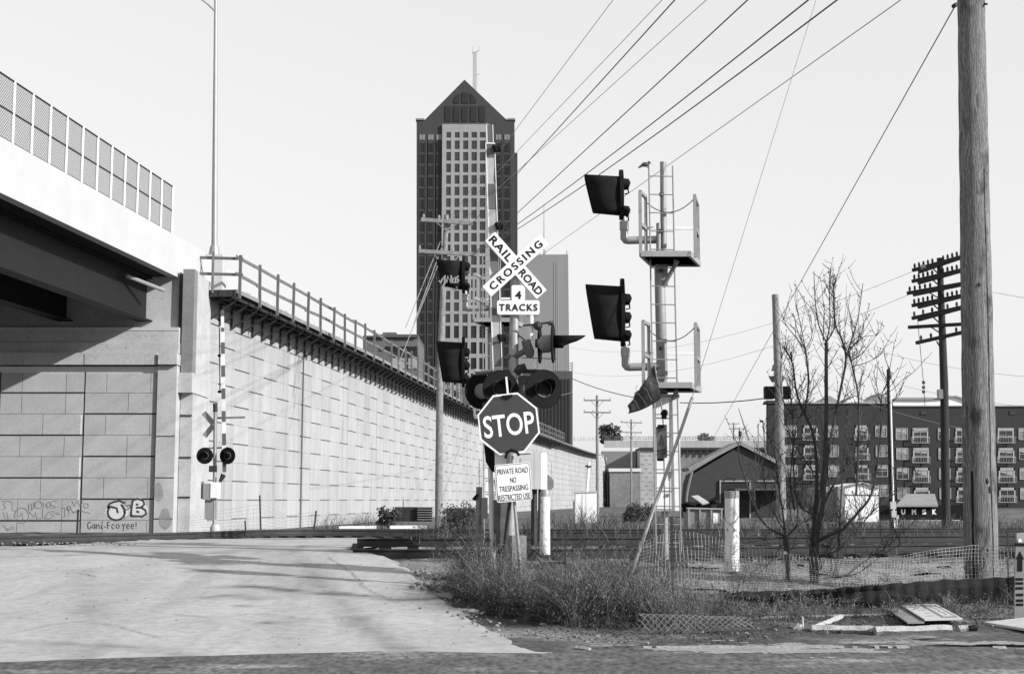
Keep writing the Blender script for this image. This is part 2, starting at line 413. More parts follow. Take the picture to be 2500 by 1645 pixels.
# --- dark asphalt cross street along the bottom of the view, with sand drifted over it
M['street'] = mat('worn asphalt', .13, .22, .9, .95, .3, 80, .55, stretch=(1.2, .55, 1))
n_, l_, cl_, b_ = value_chain(M['street'])
sand = noise_factor(M['street'], .9, .54, .70, 1.0, 2.5, (.5, 2.0, 1), 12)
stain(M['street'], sand)
def street_far(x):
    px = 1250 + F * x / 16.0
    return lerp_table([(-400, 15.05), (0, 15.35), (300, 15.75), (600, 16.0), (850, 16.2), (960, 16.3), (1340, 16.1), (1500, 16.75), (2000, 16.8), (2700, 16.6)], px)
mb = MB(); SX = frange(-45, 45, .3); SY = 16
for x in SX:
    f = street_far(x) + .07 * noise.noise(Vector((x * 1.3, 9, 0))) + .05 * noise.noise(Vector((x * 5, 9, 0)))
    for k in range(SY):
        y = -8 + (f + 8) * (k / (SY - 1)) ** .6
        hgt = max(rz(y), gz(y)) if x < road_right(min(max(y, 15.4), 16.05)) + .1 else gz(y)
        mb.v.append(Vector((x, y, hgt + .012)))
n = len(SX)
for i in range(n - 1):
    for k in range(SY - 1):
        a = i * SY + k; mb.f.append((a, a + SY, a + SY + 1, a + 1))
o = mb.build('street', M['street'], None, loc=(0, 0, 0)); o['kind'] = 'structure'
ckm = MB(); rc = random.Random(3)
for pl in ([(80, 1392), (130, 1396), (190, 1398), (240, 1410)], [(420, 1500), (520, 1508), (640, 1498), (760, 1512), (860, 1506)], [(300, 1345), (420, 1362), (560, 1366), (700, 1372), (830, 1378), (960, 1376)], [(980, 1470), (900, 1440), (860, 1400), (800, 1360)], [(60, 1540), (170, 1520), (260, 1524), (400, 1560)]):
    pts = resample(spline([onroad(*p) for p in pl], 6), .09)
    pts = [p + Vector((rc.uniform(-.02, .02), rc.uniform(-.035, .035), .016)) for p in pts]
    strokes([pts], .012, .0, (0, 0, 1), ckm)
M['crack'] = mat('road crack', .17, .3, 6, .95)
o = ckm.build('road_crack', M['crack'], None, loc=(0, 0, 0), smooth=False); o['kind'] = 'structure'
# --- pale sand washed over the edge of the street
M['sand'] = mat('pale drifted sand', .36, .2, 2.0, .95, .3, 60, .3)
def sandkeep(x, y):
    px = 1250 + F * x / (y * CT); e = min(1, (px - 1480) / 250) if px < 1900 else 1 - .5 * min(1, max(0, (px - 2250) / 200)); mid_ = lerp_table([(1480, 16.6), (1700, 16.45), (2000, 16.35), (2300, 16.75), (2600, 16.8)], px)
    return noise.noise(Vector((x * .55, y * 4.2, 3))) * .9 + noise.noise(Vector((x * 2.6, y * 9, 9))) * .7 + noise.noise(Vector((x * 9, y * 16, 2))) * .45 + .75 * e - 1.5 * abs(y - mid_) > .42
sheet('sand', frange(.9, 7.5, .05), frange(15.7, 17.3, .03), lambda x, y: gz(y) + .018 + (.02 if y > 16.55 else 0), M['sand'], sandkeep)
# --- gravel beds (pale crushed stone) around the tracks and behind the silt fence
M['gravel'] = mat('crushed stone', .30, .30, 1.1, .95, .9, 45, .55)
def gravel_patch(x0, x1, y0, y1, seed, dens=1.0):
    def keep(x, y):
        u = min((x - x0), (x1 - x), 1.2) / 1.2; v = min((y - y0), (y1 - y), .8) / .8
        return noise.noise(Vector((x * .9 + seed, y * 1.4, seed))) * .9 + .55 * min(u, v) + .0 > .12
    return sheet('gravel', frange(x0, x1, .12), frange(y0, y1, .12),
                 lambda x, y: gz(y) + bump(x, y) + .035 + .03 * noise.noise(Vector((x * 9, y * 9, seed))), M['gravel'], keep)
gravel_patch(-2.6, 2.6, 22.5, 26.7, 1.0)
gravel_patch(.8, 12.5, 21.3, 25.4, 4.0)
gravel_patch(-14, 16, 30.2, 33.0, 8.0)
# ================================================================== TRACKS
def rail_mesh(pts, h=.17, w=.075):
    prof = [(-.07, 0), (.07, 0), (.07, .022), (.012, .04), (.012, h - .045), (w / 2, h - .032), (w / 2, h), (-w / 2, h), (-w / 2, h - .032), (-.012, h - .045), (-.012, .04), (-.07, .022)]
    mb = MB(); k = len(prof)
    for i, p in enumerate(pts):
        d = (pts[min(i + 1, len(pts) - 1)] - pts[max(0, i - 1)]); d.z = 0; d.normalize(); s = Vector((d.y, -d.x, 0))
        for a, b in prof: mb.v.append(p + s * a + Vector((0, 0, b - h)))
    for i in range(len(pts) - 1):
        for j in range(k):
            j2 = (j + 1) % k; mb.f.append((i * k + j, i * k + j2, (i + 1) * k + j2, (i + 1) * k + j))
    mb.f += [tuple(range(k)), tuple(reversed(range(len(pts) * k - k, len(pts) * k)))]
    return mb
def track(label, lines):
    t = thing('railway_track', label, 'railway track', lines[0][len(lines[0]) // 2] - Vector((0, 0, .17)), 'railway tracks of the crossing')
    for ln in lines: rail_mesh(ln).build('rail', M['rail'], t)
    ties = MB(); a, b = lines
    ra, rb = resample(a, .55), resample(b, .55)
    for p, q in zip(ra, rb):
        d = (q - p).normalized(); z = min(p.z, q.z) - .19
        ties.beam(Vector((p.x, p.y, p.z - .24)) - d * .5, Vector((q.x, q.y, q.z - .24)) + d * .5, .22, .14)
    ties.build('tie', M['wood_dark'], t)['kind'] = 'stuff'
    return t
def railpts(pp): return spline([P(*p) for p in pp], 6)
track('near railway track with two bright-headed rails beside the crossing road',
      [railpts([(862, 1340, 26.8), (1300, 1339, 26.9), (1800, 1333, 27.6), (2300, 1327, 28.4), (2900, 1322, 29.4)]),
       railpts([(872, 1313, 28.25), (1300, 1311.5, 28.35), (1800, 1309, 29.0), (2300, 1305.5, 29.8), (2900, 1302, 30.8)])])
track('dark railway track farther back, its rail showing above the road crest at left',
      [railpts([(-500, 1321, 31.5), (0, 1310, 33.5), (430, 1301, 36.5), (740, 1292, 40.5), (1300, 1297, 41), (2000, 1295, 42), (2900, 1292, 44)]),
       railpts([(-500, 1319, 33.0), (0, 1308, 35.0), (430, 1299, 38), (740, 1290.5, 42), (1300, 1291, 42.6), (2000, 1289, 43.6), (2900, 1286, 45.6)])])
# ================================================================== ABUTMENT (left, faces the tracks)
AY = 51.0
def zat(py, Y): return P(600, py, Y).z
zdeck_top = P(433, 676, AY + .4).z + .2
zc0, zc1, zseat = zat(907, AY), zat(891, AY), zat(806, AY)
xl, xr = -34.0, P(431, 1000, AY).x
xp = P(383, 1000, AY).x
ab = thing('bridge_abutment', 'grey concrete bridge abutment of block-patterned panels with graffiti along its foot', 'abutment', ((xl + xr) / 2, AY, gz(AY) - .3))
mb = MB(); zb = gz(AY) - .3
mb.bx(xl, xr - .02, AY + .04, 58, zb, zat(894, AY))
mb.build('backing', M['joint'], ab)  # bright colour between the blocks paints in the light on their chamfers
# block courses with wide panel joints
mb = MB(); ztop = zat(908, AY); ph = 103.3 * AY / F; pw = 207 * AY / F
xj = P(205, 1000, AY).x                     # main vertical joint
for c in range(-5, 2):
    x0 = xj + c * pw if c < 1 else None
    if c == 1: continue
    X0, X1 = xj + c * pw, min(xj + (c + 1) * pw, xp)
    off = 0 if c % 2 == 0 else .5
    z = ztop; k = 0
    edges = [ztop]
    first = P(205, 1012, AY).z if c % 2 == 0 else P(205, 961 + 103.3 / 2 + 52, AY).z
    # horizontal panel joints
    zj = P(205, 1010 if c % 2 == 0 else 1062, AY).z
    js = [zj + ph * q for q in range(-6, 4)]
    zs = [zb] + sorted(j for j in js if zb + .1 < j < ztop - .05) + [ztop]
    for a, b in zip(zs, zs[1:]):
        half = (a + b) / 2 if b - a > ph * .7 else None
        rows = [(a, half), (half, b)] if half else [(a, b)]
        for ri, (r0, r1) in enumerate(rows):
            g0 = .03 if r0 == a else .008; g1 = .03 if r1 == b else .008
            cuts = [X0 + .02, X0 + pw * (.26 if (ri + int(round(a * 3))) % 2 else .52), X0 + pw * (.78 if (ri + int(round(a * 3))) % 2 else .97), X1 - .02]
            cuts = [q for q in cuts if q <= X1 - .02]
            if cuts[-1] < X1 - .02: cuts.append(X1 - .02)
            for q0, q1 in zip(cuts, cuts[1:]):
                if q1 - q0 < .08: continue
                mb.bx(q0 + .011, q1 - .011, AY, AY + .06, r0 + g0, r1 - g1)
mb.build('block_panel', M['block'], ab)
# dark recesses of the wide panel joints
mb = MB()
for c in range(-5, 1):
    X0, X1 = xj + c * pw, min(xj + (c + 1) * pw, xp)
    zj = P(205, 1010 if c % 2 == 0 else 1062, AY).z
    for q in range(-6, 4):
        z = zj + ph * q
        if zb + .1 < z < ztop - .05: mb.bx(X0 + .05, X1 - .03, AY + .025, AY + .05, z - .028, z + .028)
    mb.bx(X1 - .022, X1 + .022, AY + .025, AY + .05, zb, ztop)
mb.build('panel_joint', M['steel'], ab)
# corner pier (smooth) and the coping course
mb = MB()
mb.bx(xp + .02, xr, AY - .10, AY + 1.5, zb, zat(893, AY))
mb.build('corner_pier', M['pier'], ab)
mb = MB()
for py in (1065, 1166, 1266): mb.bx(xp + .03, xr - .01, AY - .104, AY, zat(py, AY) - .02, zat(py, AY) + .02)
mb.build('pier_joint', M['steel'], ab)
mb = MB()
zcap = zat(862, AY)
for a, b in [(xl, xj - .02), (xj + .02, xp - .01)]: mb.bx(a, b, AY - .22, AY + 2, zc1, zcap)
mb.bx(xp + .06, xr + .03, AY - .30, AY + 2, zc1, zcap - .03)
mb.build('coping', M['abut'], ab)
mb = MB(); mb.bx(xl, xr, AY + .02, AY + 2.5, zcap, zat(836, AY)); mb.build('cap_course', M['abut'], ab)
mb = MB(); mb.bx(xl, xr - .02, AY + .12, AY + 3.0, zat(836, AY), zseat); mb.build('bridge_seat', M['abut'], ab)
mb = MB(); mb.bx(xl, xr - .02, AY + .10, AY + .54, zseat, zseat + .12); mb.build('ledge', M['white_conc'], ab)
mb = MB(); mb.bx(xl, xr - .1, AY + .55, AY + 4, zseat + .1, zdeck_top); mb.build('back_wall', M['abut'], ab)
# darker rounded patches on the pier
mb = MB()
for (cx, cy, rx, ry) in [(387, 1197, 11, 20), (403, 1262, 15, 22)]:
    poly = [P(cx + rx * math.cos(t) * (1 + .2 * math.sin(3 * t)), cy + ry * math.sin(t) * (1 if math.sin(t) < 0 else 1.4), AY - .104) for t in [2 * math.pi * i / 18 for i in range(18)]]
    poly = [p for p in poly if p.x < xr and p.x > xp + .02 and p.z > zb]
    if len(poly) > 2: mb.add(poly, [tuple(reversed(range(len(poly))))])
mb.build('dark_patch', M['stain'], ab)
# graffiti, strokes in photograph pixels on the face
def wall_px(lines, off=.006, Y=AY): return [[P(x, y, Y) for x, y in ln] for ln in lines]
J = [arc(286, 1256, 22, 55, 0, 4) and [(263, 1238), (268, 1229), (280, 1224), (292, 1222), (305, 1228)], [(296, 1230), (303, 1242), (305, 1252)],
     [(263, 1240), (268, 1236), (278, 1238), (285, 1240), (288, 1252)], arc(284, 1250, 21, 140, 370, 14, 19)]
B = [[(324, 1222), (321, 1240), (320, 1259)], [(323, 1221), (336, 1217), (349, 1221), (353, 1230), (345, 1238), (332, 1239)], [(345, 1238), (355, 1245), (357, 1254), (347, 1260), (319, 1259)], [(332, 1231), (338, 1231)], [(333, 1247), (340, 1250)]]
heart = [[(309, 1245), (304, 1240), (301, 1234), (306, 1232), (310, 1236), (314, 1232), (319, 1233), (317, 1239), (309, 1245)]]
st = strokes(wall_px(J + B), .075, .006, (0, -1, 0)); strokes(wall_px(heart), .03, .006, (0, -1, 0), st)
tag(st.build('graffiti', M['graf'], ab, smooth=False), 'bold sprayed J and B with a heart between')
halo = MB()
for (x0, x1, y0, y1) in [(258, 312, 1222, 1270), (316, 360, 1216, 1263)]:
    poly = [P((x0 + x1) / 2 + (x1 - x0) * .52 * math.cos(t) * (1 + .12 * math.sin(5 * t)), (y0 + y1) / 2 + (y1 - y0) * .5 * math.sin(t) * (1 + .1 * math.cos(4 * t)), AY - .003) for t in [2 * math.pi * i / 20 for i in range(20)]]
    halo.add(poly, [tuple(reversed(range(20)))])
halo.build('spray_background', M['joint'], ab, smooth=False)
# lettered tag under it, written as drawn: "Cani-Fco yee!"
GL = {'C': [[(8, 1), (3, 0), (0, 5), (1, 11), (5, 14), (9, 11), (6, 8)]], 'a': [[(6, 4), (1, 5), (0, 10), (4, 12), (7, 8), (7, 4), (8, 13)]], 'n': [[(0, 4), (1, 13)], [(1, 7), (5, 4), (7, 8), (8, 13)]],
      'i': [[(1, 5), (2, 13), (5, 13)], [(1, 0), (3, 1)]], '-': [[(0, 9), (6, 9)]], 'F': [[(0, 0), (1, 13)], [(0, 0), (7, 0)], [(0, 6), (6, 6)]], 'c': [[(7, 5), (2, 4), (0, 9), (3, 13), (7, 12)]],
      'o': [arc(4, 8, 4, 0, 360, 8)], 'y': [[(0, 3), (4, 8)], [(8, 3), (4, 8), (3, 16)]], 'e': [[(1, 8), (7, 8), (6, 4), (2, 4), (0, 9), (3, 13), (7, 12)]], '!': [[(2, 0), (2, 9)], [(2, 12), (2, 13)]]}
def write(s, x, y, sx, sy, lines):
    for ch in s:
        if ch == ' ': x += 4 * sx; continue
        for ln in GL[ch]: lines.append([(x + a * sx, y + b * sy) for a, b in ln])
        x += (11 if ch not in 'i!-' else 8) * sx
    return lines
tag(strokes(wall_px(write('Cani-Fco yee!', 214, 1274, .98, 1.25, [])), .028, .006, (0, -1, 0)).build('graffiti', M['graf'], ab, smooth=False), 'small sprayed lettering along the foot')
sc = [arc(53, 1258, 17, 200, -120, 14, 19), [(46, 1262), (53, 1252), (56, 1270)], [(4, 1224), (14, 1222), (9, 1232), (14, 1240), (6, 1244)], [(8, 1250), (12, 1266), (17, 1250), (20, 1268)], [(18, 1222), (30, 1226), (30, 1246), (40, 1246)],
      [(70, 1228), (70, 1246), (78, 1242), (76, 1229), (84, 1226), (82, 1240), (76, 1246)], arc(94, 1232, 9, 90, 450, 10, 9), [(106, 1226), (107, 1240), (114, 1228), (116, 1240)], arc(118, 1232, 5, 0, 360, 8, 7),
      [(140, 1222), (126, 1224), (124, 1232), (138, 1238), (124, 1240)], [(70, 1248), (84, 1262), (86, 1250), (90, 1266), (104, 1264), (104, 1240)], [(110, 1262), (118, 1250), (132, 1246), (124, 1256), (134, 1258), (120, 1266), (107, 1264)],
      [(150, 1240), (158, 1240), (158, 1262), (150, 1262)], [(164, 1236), (170, 1254), (164, 1258)], arc(168, 1240, 5, 0, 360, 8), [(176, 1222), (182, 1236), (188, 1222), (196, 1236), (202, 1224)], arc(210, 1234, 6, 0, 360, 8), [(176, 1250), (196, 1246), (221, 1253)],
      [(172, 1240), (180, 1252), (192, 1242), (186, 1254)], [(8, 1282), (18, 1292), (30, 1284), (34, 1290), (14, 1294)], [(134, 1252), (146, 1254)]]
tag(strokes(wall_px(sc), .022, .006, (0, -1, 0)).build('graffiti', M['graf_pale'], ab, smooth=False), 'faint sprayed scribbles')
# ================================================================== BRIDGE over the tracks
zdeck = P(433, 676, AY + .4).z                 # bottom edge of the fascia
end = P(433, 676, AY + .4); nearp = PZ(0, 470, zdeck)
ux = (nearp - end); ux.z = 0; L0 = ux.length; ux.normalize()       # along the bridge towards the camera
px_ = Vector((ux.y, -ux.x, 0));  px_ = px_ if px_.x < 0 else -px_    # to the left
far = end + ux * 66
zpar = P(425, 578, AY + .4).z
br = thing('railway_overpass', 'concrete and steel bridge over the tracks with a bright white parapet', 'bridge', end + ux * 30 - Vector((0, 0, 0)))
def slab(mb, o0, o1, z0, z1, a=0.0, b=66.0):
    p, q = end + ux * a, end + ux * b
    r = [p + px_ * o1, p + px_ * o0, q + px_ * o0, q + px_ * o1]
    r = [p + px_ * o0, p + px_ * o1, q + px_ * o1, q + px_ * o0]
    lo = [Vector((v.x, v.y, z0)) for v in r]; hi = [Vector((v.x, v.y, z1)) for v in r]
    n = (lo[1] - lo[0]).cross(lo[3] - lo[0])
    if n.z < 0: lo.reverse(); hi.reverse()
    mb.hexa(lo, hi); return mb
slab(MB(), 0, .32, zdeck - .0, zpar, -3.2).build('parapet', M['white_conc'], br)
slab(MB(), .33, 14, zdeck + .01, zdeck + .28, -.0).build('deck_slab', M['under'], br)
girder_off = 1.15
zg1, zg0 = zdeck - .02, P(361, 783, AY + .3).z
for k in range(5):
    o = girder_off + k * 2.9; mb = MB()
    slab(mb, o, o + .03, zg0 + .04, zg1, -.05)
    slab(mb, o - .25, o + .28, zg0, zg0 + .04, -.05); slab(mb, o - .2, o + .22, zg1 - .04, zg1, -.05)
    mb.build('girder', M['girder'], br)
mb = MB()
mb.tube([end + px_ * .95 + ux * 2.6 + Vector((0, 0, -.35)), end + px_ * .2 + ux * .9 + Vector((0, 0, -.62))], .075, 8)
mb.build('drain_pipe', M['galv'], br)
mb = MB(); mb.beam(P(352, 720, AY + .9), P(405, 700, AY + .9), .09, .12); mb.build('bracket', M['midgrey'], br)
# --- mesh fence on the parapet
fe = thing('mesh_fence', 'grey chain link safety fence on top of the white bridge parapet', 'fence', Vector((end.x, end.y, zpar)) + ux * 10)
fpx = [428, 399, 372, 341, 308, 275, 246, 212, 175, 131, 88, 43]
top_px = [(428, 465), (0, 187)]
ztop_f = P(428, 462, AY + .4).z
sp = []
for px in fpx:
    # column px on the vertical plane through the fascia
    x = (px - 1250) / F
    lo, hi = 0.0, 60.0
    for _ in range(40):
        m_ = (lo + hi) / 2; p = end + ux * m_; p.z = (zpar + ztop_f) / 2
        d = p.y * CT + (p.z - EYE) * ST
        if 1250 + F * p.x / d > px: lo = m_
        else: hi = m_
    sp.append(lo)
step = (sp[-1] - sp[0]) / (len(sp) - 1)
off = px_ * .12
posts = [sp[0] + step * i for i in range(26)]
for s_ in posts:
    p = end + ux * s_ + off
    mb = MB(); mb.tube([Vector((p.x, p.y, zpar - .02)), Vector((p.x, p.y, ztop_f + .02))], .045, 6); mb.build('post', M['white'], fe)
for z in (zpar + .06, (zpar + ztop_f) / 2, ztop_f):
    a, b = end + ux * sp[0] + off, end + ux * posts[-1] + off
    mb = MB(); mb.tube([Vector((a.x, a.y, z)), Vector((b.x, b.y, z))], .028, 6); mb.build('rail', M['steel'], fe)
mb = MB()
wd = .0125; H = ztop_f - zpar - .08
def fpt(s, h): p = end + ux * s + off; return Vector((p.x, p.y, zpar + .06 + h))
s0, s1 = sp[0], posts[-1]; stepm = .10
k = -int(H / stepm) - 1
while k * stepm < s1 - s0:
    for sg in (1, -1):
        a0 = s0 + k * stepm; h0, h1 = 0.0, H
        aa, bb = (a0, a0 + H) if sg > 0 else (a0 + H, a0)
        # clip to the panel
        def cl(sv, hv): return sv, hv
        pts = [(aa, h0), (bb, h1)]
        t0, t1 = 0.0, 1.0
        for lim, side in ((s0, 1), (s1, -1)):
            va, vb = side * (aa - lim), side * (bb - lim)
            if va < 0 and vb < 0: t0, t1 = 1, 0; break
            if va < 0: t0 = max(t0, va / (va - vb))
            if vb < 0: t1 = min(t1, va / (va - vb))
        if t1 - t0 > .02:
            A = fpt(aa + (bb - aa) * t0, H * t0); B_ = fpt(aa + (bb - aa) * t1, H * t1)
            o_ = len(mb.v); w = Z3 * wd; mb.v += [A - w, B_ - w, B_ + w, A + w]; mb.f.append((o_, o_ + 1, o_ + 2, o_ + 3))
    k += 1
mb.build('chain_link', M['chain_mesh'], fe, smooth=False)
# ================================================================== RETAINING WALL
wpl = [(480, 54.0), (849, 78.7), (1060, 110), (1175, 137), (1315, 181), (1420, 237), (1484, 268)]
ctrl = [XY(px, Y, 0.0) for px, Y in wpl]
ctrl = [Vector((c.x, c.y, 0)) for c in ctrl]
wpath = resample(spline(ctrl, 24), .2)
def wframe(s):
    i = min(max(int(s / .2), 0), len(wpath) - 2); t = (s - i * .2) / .2
    p = wpath[i] + (wpath[i + 1] - wpath[i]) * t
    j0, j1 = max(0, i - 6), min(len(wpath) - 1, i + 7)
    d = (wpath[j1] - wpath[j0]).normalized(); return p, d, Vector((d.y, -d.x, 0))       # point, along, out (towards +X)
WL = (len(wpath) - 1) * .2
zw0 = .15
zbr = P(496, 785, 54.6).z        # bracket feet
zdk = P(564, 711, 54.0).z        # walkway level
rw = thing('retaining_wall', 'long pale curving retaining wall of staggered concrete panels below the ramp', 'wall', wpath[len(wpath) // 3] + Vector((0, 0, zw0)))
PWD = 2.05; PHT = 1.52
ncol = int(WL / PWD)
pan = MB(); back = MB()
def wbox(mb, s0, s1, o0, o1, z0, z1):
    p, d, u = wframe(s0); q, e, v = wframe(s1)
    r = [p + u * o0, p + u * o1, q + v * o1, q + v * o0]
    lo = [Vector((a.x, a.y, z0)) for a in r]; hi = [Vector((a.x, a.y, z1)) for a in r]
    if (lo[1] - lo[0]).cross(lo[3] - lo[0]).z < 0: lo.reverse(); hi.reverse()
    mb.hexa(lo, hi)
zrow = P(505, 881, 54.5).z       # one horizontal joint of the first column
for c in range(ncol):
    a, b = c * PWD + .006, (c + 1) * PWD - .006
    offz = 0 if c % 2 == 0 else PHT / 2
    js = [zrow + offz + PHT * k for k in range(-9, 6)]
    zz = [zw0] + [j for j in js if zw0 + .1 < j < zdk - .1] + [zdk]
    for r0, r1 in zip(zz, zz[1:]):
        mid_ = (r0 + r1) / 2
        if r1 - r0 > 1.0: wbox(pan, a, b, -.06, 0, r0 + .03, mid_ - .004); wbox(pan, a, b, -.06, 0, mid_ + .004, r1 - .03)
        else: wbox(pan, a, b, -.06, 0, r0 + .03, r1 - .03)
    wbox(back, c * PWD, (c + 1) * PWD, -.4, -.05, zw0, zdk)
pan.build('panel', M['concrete'], rw)
back.build('backing', M['midgrey'], rw)
# narrow end pilaster at the bridge joint
pil = MB()
x0, x1 = P(444, 800, AY + .3).x, P(472, 800, AY + .3).x
pil.bx(x0, x1, AY + .3, AY + .85, zat(908, AY), P(450, 657, AY + .3).z); pil.build('end_pilaster', M['pil_dark'], rw)
pil = MB(); pil.bx(P(435, 800, AY + .4).x, x0 - .01, AY + .42, AY + 1.2, zat(895, AY), P(450, 668, AY + .3).z); pil.build('joint_gap', M['steel'], rw)
pil = MB(); pil.bx(x0 - .12, x1 + .04, AY + .12, 54.0, zat(957, AY), zat(909, AY)); pil.build('pilaster_base', M['pier'], rw)
mb = MB()
for py in (1012, 1115, 1213): mb.bx(xr + .03, x1 - .01, AY + .46, AY + .6, zat(py, AY) - .025, zat(py, AY) + .025)
mb.build('panel_joint', M['steel'], rw)
pil = MB(); pil.bx(x0 + .01, x1 - .025, AY + .86, 54.3, zat(908, AY), P(450, 660, AY + .3).z); pil.bx(x1 - .02, ctrl[0].x - .0, AY + .9, 54.3, zw0, zdk - .3); pil.bx(xr + .02, x1, AY + .5, 54.4, zw0, zat(908, AY)); pil.build('end_panel', M['abut'], rw)
# parapet of the ramp above: cast near the bridge, bare reinforcing bars farther on
mb = MB(); sb = 6.0
x = 0.0
while x < sb:
    wbox(mb, x, x + 1.0, -.75, -.40, zdk - .1, zpar - .05); x += 1.0
mb.build('ramp_parapet', M['white_conc'], rw)
mb = MB(); x = sb + .3
while x < 150:
    p, d, u = wframe(x)
    for oo in (-.5, -.68):
        b0 = p + u * oo; mb.tube([Vector((b0.x, b0.y, zdk - .1)), Vector((b0.x + rnd.uniform(-.03, .03), b0.y, zdk + .95 + rnd.uniform(-.08, .08)))], .012 + x * .00008, 4, False)
    x += .28 + x * .002
for zz in (.3, .55, .8):
    for oo in (-.5, -.68):
        pts = [wframe(s)[0] + wframe(s)[2] * oo + Vector((0, 0, zdk + zz)) for s in frange(sb, 150, 2)]
        mb.tube(pts, .016, 4, False)
mb.build('reinforcing_bars', M['rust'], rw)['kind'] = 'stuff'
# stone coloured low parapet beyond (already cast)
mb = MB(); s = 100.0
while s < WL - 3: wbox(mb, s, s + 3, -.75, -.4, zdk - .1, zdk + .45); s += 3
mb.build('far_parapet', M['joint'], rw)
# --- walkway hung on the wall for the construction crew
wk = thing('scaffold_walkway', 'timber construction walkway on dark steel brackets along the top of the retaining wall', 'scaffolding', wframe(20)[0] + Vector((0, 0, zbr)))
DW = 1.32
mb = MB(); s = -.1
while s < WL - 14:
    st_ = 1.2 if s < 40 else 3
    wbox(mb, max(s, 0), s + st_ - .01, .02, DW, zdk - .05, zdk); s += st_
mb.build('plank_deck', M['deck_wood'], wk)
mb = MB(); s = 0
while s < WL - 14:
    st_ = 1.2 if s < 40 else 3
    wbox(mb, s, s + st_ - .004, DW + .003, DW + .05, zdk - .10, zdk + .06); s += st_
mb.build('edge_board', M['wood'], wk)
mb = MB(); mb.beam(wframe(0)[0] + wframe(0)[2] * .05 + Vector((0, -.06, zdk - .1)), wframe(0)[0] + wframe(0)[2] * DW + Vector((0, -.06, zdk - .1)), .06, .26); 
for k in range(3):
    q = wframe(0)[0] + wframe(0)[2] * (.1 + .6 * k); mb.beam(q + Vector((0, -.10, zdk - .22)), q + Vector((0, -.10, zdk + .03)), .05, .05)
mb.build('end_beam', M['steel'], wk)
# joists below the planks
mb = MB(); s = .1
while s < 150:
    for oo in (.35, .75, 1.15):
        p, d, u = wframe(s); q, e, v = wframe(s + 2.9)
        mb.beam(p + u * oo + Vector((0, 0, zdk - .17)), q + v * oo + Vector((0, 0, zdk - .17)), .09, .22)
    s += 3
mb.build('joist', M['wood_dark'], wk)
s = .55; nb = 0
while nb < 100 and s < WL - 16:
    p, d, u = wframe(s); mb = MB()
    w = .075 if s < 60 else .10
    a = p + u * .07; mb.beam(a + Vector((0, 0, zbr)), a + Vector((0, 0, zdk - .2)), w, w)
    mb.beam(a + Vector((0, 0, zdk - .24)), p + u * (DW - .02) + Vector((0, 0, zdk - .24)), w, .09)
    mb.beam(a + Vector((0, 0, zbr + .03)), p + u * (DW - .12) + Vector((0, 0, zdk - .26)), w * .7, w * .7)
    mb.build('bracket', M['steel'], wk, smooth=False); nb += 1
    s += 1.42
s = .15; npz = 0; tops = []
posts_s = []
while npz < 60 and s < 170:
    p, d, u = wframe(s); hh = 1.42 + rnd.uniform(-.05, .12)
    b = p + u * (DW + .08)
    MB().beam(b + Vector((0, 0, zdk - .28)), b + Vector((rnd.uniform(-.03, .03), 0, zdk + hh)), .075, .11, up=u).build('post', M['guard_wood'], wk, smooth=False)
    posts_s.append(s); npz += 1; s += 2.45 + rnd.uniform(-.25, .25)
for zz, nm in ((1.28, 'guard_rail'), (.62, 'guard_rail')):
    mb = MB()
    for a, b in zip(posts_s, posts_s[1:]):
        p, d, u = wframe(a - .3); q, e, v = wframe(b + .3)
        mb.beam(p + u * (DW + .02) + Vector((0, 0, zdk + zz + rnd.uniform(-.04, .04))), q + v * (DW + .02) + Vector((0, 0, zdk + zz + rnd.uniform(-.04, .04))), .045, .12)
    mb.build(nm, M['guard_wood'], wk, smooth=False)
mb = MB()
for zz in (1.22, .60):
    a = wframe(0)[0] + wframe(0)[2] * (-.15) + Vector((0, -.05, zdk + zz + .08)); b = wframe(0)[0] + wframe(0)[2] * (DW + .25) + Vector((0, -.05, zdk + zz))
    mb.beam(a, b, .05, .11)
q = wframe(0)[0] + wframe(0)[2] * .40 + Vector((0, -.12, 0)); mb.beam(q + Vector((0, 0, zdk - .1)), q + Vector((0, 0, zdk + 1.5)), .08, .08)
mb.build('end_rail', M['guard_wood'], wk, smooth=False)
# --- lamp standard on the ramp
lp = thing('street_lamp', 'tall tapered metal street lamp on a concrete plinth at the top of the ramp', 'street lamp', P(523, 640, 56.5))
b0 = P(523, 626, 56.5); t0 = P(527.5, -120, 56.5)
MB().bx(b0.x - .42, b0.x + .42, 56.1, 56.9, zdk - .3, b0.z + .02).build('plinth', M['white_conc'], lp)
MB().tube([b0 + Z3 * .021, b0 + Vector((0, 0, .42))], [.24, .17], 10).build('base', M['lamp_grey'], lp)
MB().tube([b0 + Vector((0, 0, .422)), t0], [.125, .055], 12).build('pole', M['lamp_grey'], lp)
MB().tube([P(525, 27, 56.5), P(506, 9, 56.2), P(440, -40, 55.6)], [.045, .04, .035], 8).build('arm', M['lamp_grey'], lp)
